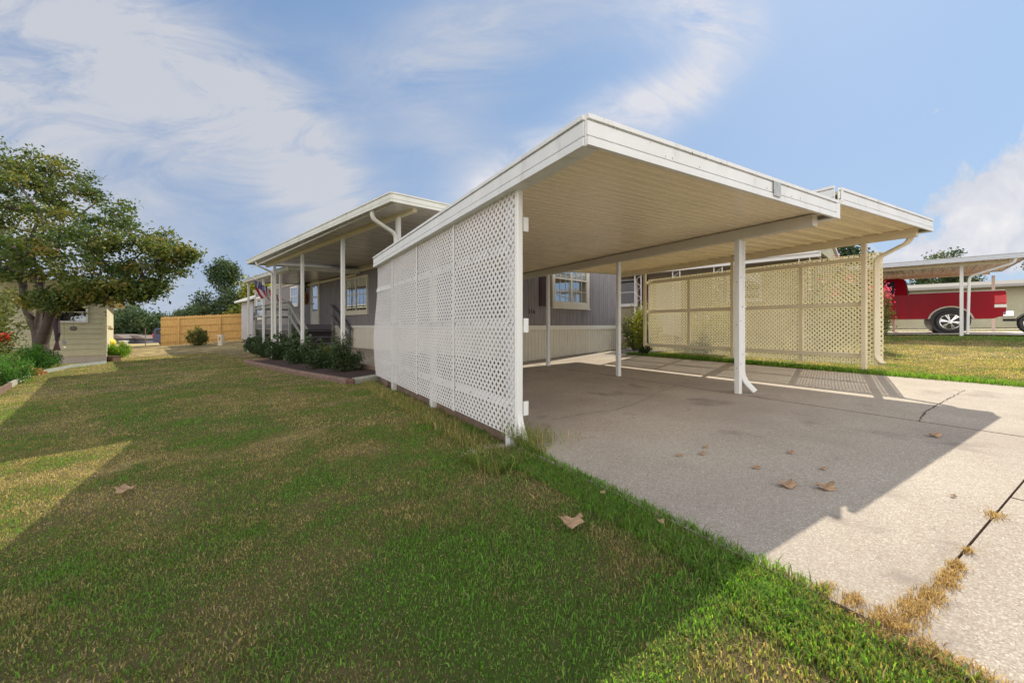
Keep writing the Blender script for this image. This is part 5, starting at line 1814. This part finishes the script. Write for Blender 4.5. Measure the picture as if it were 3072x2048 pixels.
# ---------------------------------------------------------------- right side: neighbour house
def neighbor_right():
    p0, a0, a1 = 14.1, 1.94, 15.0
    t = Thing('mobile_home', 'tan neighbouring house with maroon shutters and a white-posted porch behind the right lattice', 'house', (p0, a0, -.65), HF)
    p1 = 17.05; zt = 1.93
    mb = MB(); mb.box(p0, p1, a0 + .1, a1, -.75, zt); t.part('wall', mb, TANW)
    pl = lambda q, d, z: (p0 - d, q, z)
    for (w0, w1) in ((7.55, 8.55), (10.2, 11.2)):
        window(t, pl, w0, w1, .76, 1.80, 1, TRIMW, .07, grid=1, blinds=False)
        for (s0, s1) in ((w0 - .42, w0 - .05), (w1 + .05, w1 + .42)):
            mb = MB(); mb.box(p0 - .04, p0, s0, s1, .74, 1.82)
            for k in range(18): mb.box(p0 - .05, p0 - .039, s0 + .04, s1 - .04, .79 + k * .056, .825 + k * .056)
            t.part('shutter', mb, SHUT)
    window(t, pl, 3.4, 4.4, .76, 1.80, 1, TRIMW, .07, grid=1, blinds=False)
    mb = MB(); mb.box(p0 - .03, p0, 5.9, 6.8, -.35, 1.65); t.part('door', mb, TRIMW)
    # porch roof
    e = 13.2
    t.part('porch_ceiling', MB().box(e + .1, p0, a0, a1, 1.86, 1.90), paint('porch_ceiling', (.35, .30, .24), .7, .1, 3))
    mb = MB(); mb.box(e, e + .10, a0 - .1, a1, 1.83, 1.93); mb.box(e - .04, e + .1, a0 - .1, a1, 1.935, 2.0); t.part('gutter', mb, TRIMW)
    pm = 15.4
    mb = MB(); mb.prism([(e - .02, 2.005), (p1 + .3, 2.005), (pm, 2.50)], 'y', a0 - .05, a1); t.part('roof', mb, ROOFM)
    mb = MB(); mb.prism([(e - .06, 1.99), (e + .12, 1.99), (pm, 2.44), (p1 + .2, 1.99), (p1 + .35, 1.99), (pm, 2.56)], 'y', a0 - .12, a0 - .055); t.part('gable_trim', mb, TRIMW)
    mb = MB(); mb.prism([(e + .1, 1.99), (p1 + .2, 1.99), (pm, 2.43)], 'y', a0 - .054, a0 + .02); t.part('gable', mb, LAP_T)
    # ornamental posts
    for a in (7.1, 5.71, 4.4, 2.2, 9.4):
        z0 = gz(*HF.w(e + .1, a)) - .05
        mb = MB()
        for d in (-.12, .12): mb.box(e + .06, e + .085, a + d - .013, a + d + .013, z0, 1.83)
        pts = []
        for k in range(60):
            z = z0 + .1 + (1.7 - z0) * k / 60; pts.append((e + .072, a + .10 * math.sin(k * .6), z))
        mb.tube(pts, .008, 4)
        t.part('ornamental_post', mb, TRIMW)


neighbor_right()


def truck_carport():
    p0, p1, a0, a1 = 17.2, 22.3, -2.02, 4.4
    t = Thing('carport', 'neighbour\'s single carport with peach-tinted ribbed ceiling over the red truck', 'carport', (p0, a0, -.3), HF)
    SF = soffitmat('peach_soffit', (.62, .42, .30), (.5, .34, .24))
    zf = lambda x: 1.83 + .018 * (x - p0)
    m = pan_soffit(a0 + .02, a1, p0 + .02, p1 - .02, zf, .24, .028, 'pan'); t.part('soffit', m, SF)
    t.part('roof_panel', MB().hexa([(p0, a0, 1.93), (p1, a0, 2.02), (p1, a1, 2.02), (p0, a1, 1.93), (p0, a0, 1.95), (p1, a0, 2.04), (p1, a1, 2.04), (p0, a1, 1.95)]), ROOFM)
    FA = paint('blue_white_fascia', (.60, .63, .68), .5, .05, 3)
    mb = MB(); fascia_run(mb, (p0, a0), (p0, a1), 1.82, 1.82, .14, (-1, 0)); t.part('gutter', mb, FA)
    mb = MB(); fascia_run(mb, (p0, a0), (p1, a0), 1.82, 1.91, .14, (0, -1)); t.part('fascia', mb, FA)
    mb = MB(); fascia_run(mb, (p1, a0), (p1, a1), 1.91, 1.91, .14, (1, 0)); t.part('fascia', mb, FA)
    for p in (17.62, 21.9): t.part('beam', MB().box(p - .05, p + .05, a0 + .3, a1, 1.74 + (.06 if p > 20 else 0), 1.83 + (.07 if p > 20 else 0)), CREAM)
    for (p, a) in ((17.62, -.85), (17.62, 2.4), (21.9, -1.8), (21.9, .74), (21.9, 3.4)):
        z = gz(*HF.w(p, a)); w = .075
        t.part('post', MB().box(p - w / 2, p + w / 2, a - w / 2, a + w / 2, min(z, -.30) - .05, 1.75), WHITE if p < 20 else paint('post_peach', (.66, .55, .48), .5, .05, 3))
    z = gz(*HF.w(17.6, -.98))
    P = smooth_path([(17.26, -1.80, 1.83), (17.26, -1.80, 1.70), (17.58, -1.0, 1.42), (17.58, -.965, -.25)], .12)
    mb = MB(); mb.sweep(P, .07, .06, (1, 0, 0)); t.part('downspout', mb, WHITE)


truck_carport()


def drives():
    for (p0, p1, a0, a1, nm) in ((17.95, 22.3, -7, 4.4, 'neighbour_driveway'), (26, 27.8, -30, 30, 'street')):
        mb = MB(); n = 24; vs = []
        for i in range(n + 1):
            a = a0 + (a1 - a0) * i / n
            for p in (p0, p1):
                X, Y = HF.w(p, a); vs.append((X, Y, gz(X, Y) + .035))
        mb.add(vs, [(2 * i, 2 * i + 1, 2 * i + 3, 2 * i + 2) for i in range(n)])
        o = mb.obj(nm, paint('pale_concrete', (.55, .51, .45), .85, .1, 2)); link(o); o['kind'] = 'structure'


drives()


def wheel(t, name, c, r=.39, w=.26, chrome=None, parent=None):
    tyre = MB().torus(c, r - .085, .085, 'x', 40, 12, sq=w / .17); o = t.part(name, tyre, BLACK, smooth=True, parent=parent)
    s = -1
    x = c[0] - w / 2 + .02
    rim = MB(); rim.torus((x + .02, c[1], c[2]), r - .150, .018, 'x', 36, 8); rim.torus((x + .06, c[1], c[2]), r - .17, .02, 'x', 36, 8)
    for k in range(6):
        f = 2 * math.pi * k / 6 + .2
        for d in (-.13, .13):
            rim.bar((x + .01, c[1] + .05 * math.cos(f), c[2] + .05 * math.sin(f)), (x + .02, c[1] + (r - .15) * math.cos(f + d), c[2] + (r - .15) * math.sin(f + d)), .03, .035, (1, 0, 0))
    rim.tube([(x - .01, c[1], c[2]), (x + .05, c[1], c[2])], .06, 16)
    t.part('rim', rim, chrome, parent=o)
    d = MB(); d.tube([(x + .09, c[1], c[2]), (x + .12, c[1], c[2])], r - .16, 24); t.part('brake_disc', d, DARK, parent=o)
    return o


def truck():
    G = -.265
    pc = 19.30; W = 1.98; ar = -.69; af = ar + 3.05
    t = Thing('pickup_truck', 'dark red pickup truck parked under the neighbour\'s carport', 'truck', (pc, ar, G), HF)
    m, nt, b = newmat('truck_red'); c = ramp(nt, nse(nt, 1.5, 4, .6), [(.3, (.25, .001, .010)), (.7, (.33, .002, .015))]); nt.links.new(c, b.inputs['Base Color'])
    b.inputs['Roughness'].default_value = .3; b.inputs['Coat Weight'].default_value = .0; b.inputs['Specular IOR Level'].default_value = .16
    RED = m
    CH = paint('chrome', (.75, .75, .74), .14, .05, 3, metal=1.0)
    tail, front = ar - 1.16, af + .95
    def arch(c, r=.50, n=14): return [(c + r * math.cos(math.pi - math.pi * k / n), .40 + r * .96 * math.sin(math.pi * k / n)) for k in range(n + 1)]
    bot = .48
    lo = [(tail, .60), (tail + .25, bot)] + [(x, max(z, bot)) for x, z in arch(ar)] + [(x, max(z, bot)) for x, z in arch(af)] + [(front - .1, bot), (front, .6)]
    body = lo + [(front, 1.08), (front - .25, 1.20), (af - .95, 1.27), (.26 + 1.2, 1.30), (.28, 1.31), (.26, 1.33), (tail + .03, 1.345), (tail, 1.30)]
    mb = MB(); mb.prism([(a, G + z) for a, z in body], 'x', pc, pc + W); t.part('body', mb, RED, bevel=.035)
    # cab greenhouse
    cab = [(.28, 1.28), (.36, 1.86), (.50, 1.905), (1.35, 1.90), (1.62, 1.80), (2.20, 1.30), (2.25, 1.2), (.28, 1.2)]
    mb = MB()
    P = [(a, G + z) for a, z in cab]; n = len(P); vs = []
    for side in (0, 1):
        for a, z in P:
            ins_ = .04 + .17 * max(0, (z - G - 1.28) / .62); x = pc + ins_ if side == 0 else pc + W - ins_; vs.append((x, a, z))
    mb.add(vs, [tuple(range(n)), tuple(range(n, 2 * n))[::-1]] + [(i, (i + 1) % n, n + (i + 1) % n, n + i) for i in range(n)]); t.part('cab', mb, RED, bevel=.03)
    def side_panel(poly, dd=.008):
        vs = []
        for k in (0, 1):
            for a, z in poly:
                ins_ = .04 + .17 * max(0, (z - 1.28) / .62); vs.append((pc + ins_ - dd - .01 * k, a, G + z))
        n = len(poly); return MB().add(vs, [tuple(range(n)), tuple(range(n, 2 * n))[::-1]] + [(i, (i + 1) % n, n + (i + 1) % n, n + i) for i in range(n)])
    GL = paint('truck_glass', (.03, .035, .06), .05, .1, 2)
    t.part('side_window', side_panel([(.62, 1.33), (.62, 1.80), (1.38, 1.80), (1.60, 1.72), (2.02, 1.33)]), GL)
    # rear window (pale reflective) facing the bed
    mb = MB(); mb.hexa([(pc + .16, .27, G + 1.36), (pc + W - .16, .27, G + 1.36), (pc + W - .25, .34, G + 1.83), (pc + .25, .34, G + 1.83), (pc + .16, .255, G + 1.36), (pc + W - .16, .255, G + 1.36), (pc + W - .25, .325, G + 1.83), (pc + .25, .325, G + 1.83)])
    t.part('rear_window', mb, GLASS)
    t.part('bed_rail', MB().box(pc - .002, pc + .10, tail + .02, .24, G + 1.340, G + 1.365), TRIMW, bevel=.008)
    # door seams
    mb = MB(); mb.box(pc - .003, pc + .001, .245, .255, G + .52, G + 1.31); mb.box(pc - .003, pc + .001, .56, .57, G + .55, G + 1.30); mb.box(pc - .003, pc + .001, 1.72, 1.73, G + .55, G + 1.28); t.part('seams', mb, BLACK)
    t.part('door_handle', MB().box(pc - .03, pc - .0, .64, .84, G + 1.13, G + 1.17), RED, bevel=.01)
    for c_ in (ar, af):
        mb = MB(); A = arch(c_, .52); B = arch(c_, .475); n = len(A)
        A = [q for q in A]; vs = []
        for x in (pc - .025, pc + .03):
            vs += [(x, a, G + max(z, bot)) for a, z in A] + [(x, a, G + max(z, bot)) for a, z in B]
        fs = []
        for i in range(n - 1): fs += [(i, i + 1, n + i + 1, n + i), (2 * n + i, 2 * n + n + i, 2 * n + n + i + 1, 2 * n + i + 1), (i, 2 * n + i, 2 * n + i + 1, i + 1), (n + i, n + i + 1, 3 * n + i + 1, 3 * n + i)]
        mb.add(vs, fs); t.part('wheel_arch_trim', mb, paint('arch_tan', (.40, .34, .28), .35, .1, 3, metal=.5))
        mb = MB(); mb.tube([(pc + .05, c_, G + .42), (pc + W - .05, c_, G + .42)], .46, 24); t.part('wheel_well', mb, BLACK)
        wheel(t, 'wheel', (pc + .14, c_, G + .39), .39, .27, CH); wheel(t, 'wheel', (pc + W - .14, c_, G + .39), .39, .27, CH)
    t.part('tail_light', MB().box(pc - .012, pc + .22, tail - .012, tail + .26, G + .93, G + 1.22), paint('tail_light_red', (.62, .01, .02), .15, .1, 5), bevel=.03)
    t.part('reverse_light', MB().box(pc - .010, pc + .20, tail - .010, tail + .24, G + .82, G + .92), paint('reverse_white', (.8, .78, .72), .2, .05, 5), bevel=.01)
    t.part('tailgate_badge', MB().box(pc + .7, pc + 1.3, tail - .01, tail + .0, G + .95, G + 1.1), CH)
    t.part('rear_bumper', MB().box(pc + .0, pc + W - .0, tail - .16, tail + .10, G + .52, G + .72), CH, bevel=.04)
    t.part('front_bumper', MB().box(pc + .0, pc + W - .0, front - .1, front + .14, G + .50, G + .75), CH, bevel=.04)
    t.part('headlight', MB().box(pc - .005, pc + .35, front - .2, front + .01, G + .82, G + 1.03), GLASS, bevel=.02)
    t.part('headlight', MB().box(pc + W - .35, pc + W + .005, front - .2, front + .01, G + .82, G + 1.03), GLASS, bevel=.02)
    t.part('grille', MB().box(pc + .4, pc + W - .4, front - .0, front + .02, G + .80, G + 1.05), CH)
    t.part('side_mirror', MB().box(pc - .24, pc - .02, 1.78, 1.92, G + 1.30, G + 1.52), BLACK, bevel=.03)
    t.o.rotation_euler[2] += R(4)
    t.part('hitch', MB().box(pc + .92, pc + 1.06, tail - .42, tail - .1, G + .40, G + .48), BLACK)


t = truck()


def motorcycle():
    G = -.27; c = (19.9, -3.15)
    p = c[0]
    t = Thing('motorcycle', 'black motorcycle with chrome parts parked behind the truck at the right edge', 'motorcycle', (p, c[1], G), HF)
    CH = paint('moto_chrome', (.6, .6, .6), .2, .1, 4, metal=1.0); BK = paint('moto_black', (.015, .015, .018), .2, .2, 4)
    for a in (c[1] + .72, c[1] - .75):
        o = t.part('wheel', MB().torus((p, a, G + .33), .27, .065, 'x', 36, 10), BLACK, smooth=True)
        m = MB(); m.torus((p, a, G + .33), .20, .014, 'x', 30, 6)
        for k in range(12):
            f = k * math.pi / 6; m.tube([(p, a, G + .33), (p, a + .2 * math.cos(f), G + .33 + .2 * math.sin(f))], .005, 4)
        m.tube([(p - .08, a, G + .33), (p + .08, a, G + .33)], .04, 10); t.part('rim', m, CH, parent=o)
        f = MB(); pts = [(p, a + .36 * math.cos(q), G + .33 + .36 * math.sin(q)) for q in [R(d) for d in range(20, 165, 12)]]
        f.sweep(pts, .14, .02, (1, 0, 0)); t.part('fender', f, BK)
    m = MB(); m.tube([(p, c[1] + .70, G + .33), (p, c[1] + .15, G + .45), (p, c[1] - .3, G + .55), (p, c[1] - .52, G + .95)], .03, 8); m.tube([(p, c[1] + .3, G + .75), (p, c[1] - .5, G + .85)], .03, 8); t.part('frame', m, BK)
    t.part('engine', MB().box(p - .16, p + .16, c[1] - .25, c[1] + .2, G + .25, G + .62), CH, bevel=.05)
    t.part('fuel_tank', MB().sphere((p, c[1] - .2, G + .88), .16, .32, .14, 16, 10), BK, smooth=True)
    t.part('seat', MB().sphere((p, c[1] + .35, G + .80), .16, .34, .08, 14, 8), BLACK, smooth=True)
    m = MB()
    for d in (-.09, .09): m.tube([(p + d, c[1] - .75, G + .33), (p + d, c[1] - .48, G + 1.05)], .022, 8)
    t.part('fork', m, CH)
    t.part('handlebar', MB().tube([(p - .38, c[1] - .25, G + 1.12), (p - .15, c[1] - .45, G + 1.1), (p + .15, c[1] - .45, G + 1.1), (p + .38, c[1] - .25, G + 1.12)], .016, 8), CH)
    t.part('headlight', MB().sphere((p, c[1] - .60, G + .98), .09, .09, .09, 12, 8), CH, smooth=True)
    t.part('exhaust', MB().tube([(p - .18, c[1] - .1, G + .3), (p - .2, c[1] + .9, G + .3)], .045, 10), CH)
    t.part('backrest', MB().box(p - .10, p + .10, c[1] + .66, c[1] + .71, G + .85, G + 1.2), BLACK, bevel=.02)


motorcycle()


def far_right():
    # long pale mobile home in the distance
    t = Thing('mobile_home', 'distant beige mobile home with long pale roof beyond the red truck', 'house', (38, -4, -.3), HF)
    mb = MB(); mb.box(38, 42, -16, 1.55, -.6, 2.36); t.part('wall', mb, LAP_T)
    FR = paint('far_roof_metal', (.22, .20, .18), .9, .1, 1)
    mb = MB(); mb.prism([(37.3, 2.37), (42.7, 2.37), (42.7, 2.45), (40, 2.86), (37.3, 2.45)], 'y', -16.5, 1.58); t.part('roof', mb, FR)
    t.part('eave', MB().box(37.25, 37.35, -16.5, 1.58, 2.30, 2.46), paint('far_eave', (.42, .40, .37), .7, .1, 2))
    for a in (-2, -5, -8.5, -12): window(t, lambda q, d, z: (38 - d, q, z), a - .6, a + .6, .5, 1.5, 1, TRIMW, .1, grid=1, blinds=False)
    t2 = Thing('mobile_home', 'distant tan house with gabled porch behind the truck cab', 'house', (36, 4.5, -.3), HF)
    mb = MB(); mb.box(36, 40, 1.6, 12, -.6, 2.7); t2.part('wall', mb, TANW)
    t2.part('roof', MB().prism([(35.4, 2.7), (40.6, 2.7), (38, 3.5)], 'y', 1.2, 12.4), ROOFM)
    for a in (3, 5.5, 8): window(t2, lambda q, d, z: (36 - d, q, z), a - .6, a + .6, .9, 2.1, 1, TRIMW, .1, grid=1, blinds=False)
    for (px, top, Y, w, seed, lb) in [(2530, 722, 30, 1.9, 1, 'dark tree with gaps rising behind the gable of the tan neighbouring house'), (2440, 775, 34, 1.6, 5, 'tree crown just behind the roof of the tan neighbouring house'),
                                  (2830, 752, 48, 3.6, 2, 'dark round tree rising above and behind the truck carport'), (3190, 700, 60, 4, 4, 'far tree at the right edge beyond the houses')]:
        X = (px - 1536) / F_ * Y; z = gz(X, Y); H = (976 - top) / F_ * Y - z
        env = [((0, 0, H * .68), (w * .95, w * .9, H * .30)), ((-w * .5, 0, H * .55), (w * .6, w * .6, H * .25)), ((w * .5, 0, H * .55), (w * .6, w * .6, H * .25))]
        make_tree('background_tree', lb, 'tree', (X, Y, z), env, 80, 9000, .26, L_FAR, .2, [((0, 0, H * .3), 0)], seed=130 + seed, flat=.1, csize=(.5, .5, .42), minr=.03, aspect=.6)


far_right()

# shrubs around the right lattice
q = (3.42, 10.25)
make_shrub('yellow_shrub', 'sunlit yellow-green shrub at the far left end of the cream lattice', (q[0], q[1], gz(*q)), .42, .42, 1.30, 5200, .055, L_YEL, seed=71, nst=34, spread=.13)
q = (3.50, 11.35)
make_shrub('rosemary_bush', 'darker tall bush with orange tips beside the walkway behind the carport', (q[0], q[1], gz(*q)), .45, .45, 1.35, 5200, .05, L_MYR, seed=72, nst=34, spread=.14)
q = CF.w(7.2, 3.9)
make_shrub('yellow_shrub', 'yellow-green shrub standing behind the far half of the cream lattice', (q[0], q[1], gz(*q)), .6, .5, 1.35, 4200, .06, L_YEL, seed=73, nst=34, spread=.14)
q = (8.15, 9.0)
make_shrub('crape_myrtle', 'pink-flowering crape myrtle at the right end of the cream lattice', (q[0], q[1], gz(*q)), .33, .38, 1.7, 4600, .045, L_MYR, seed=74, nst=36, spread=.13, flowers=(L_FLOW, 5, .035), aspect=.55)
q = (7.35, 9.3)
make_shrub('crape_myrtle', 'pink-flowering crape myrtle seen through the right half of the cream lattice', (q[0], q[1], gz(*q)), .8, .7, 2.2, 5200, .06, L_MYR, seed=75, nst=36, spread=.14, flowers=(L_FLOW, 5, .04), aspect=.55)
q = land_pt_px(1945, 1078) if False else CF.w(6.05, 4.75)
make_shrub('young_weed', 'small leafy weed at the foot of the far right carport post', (q[0], q[1], gz(*q)), .16, .14, .22, 420, .05, L_DARK, seed=76, nst=12, spread=.2, cat='weed')
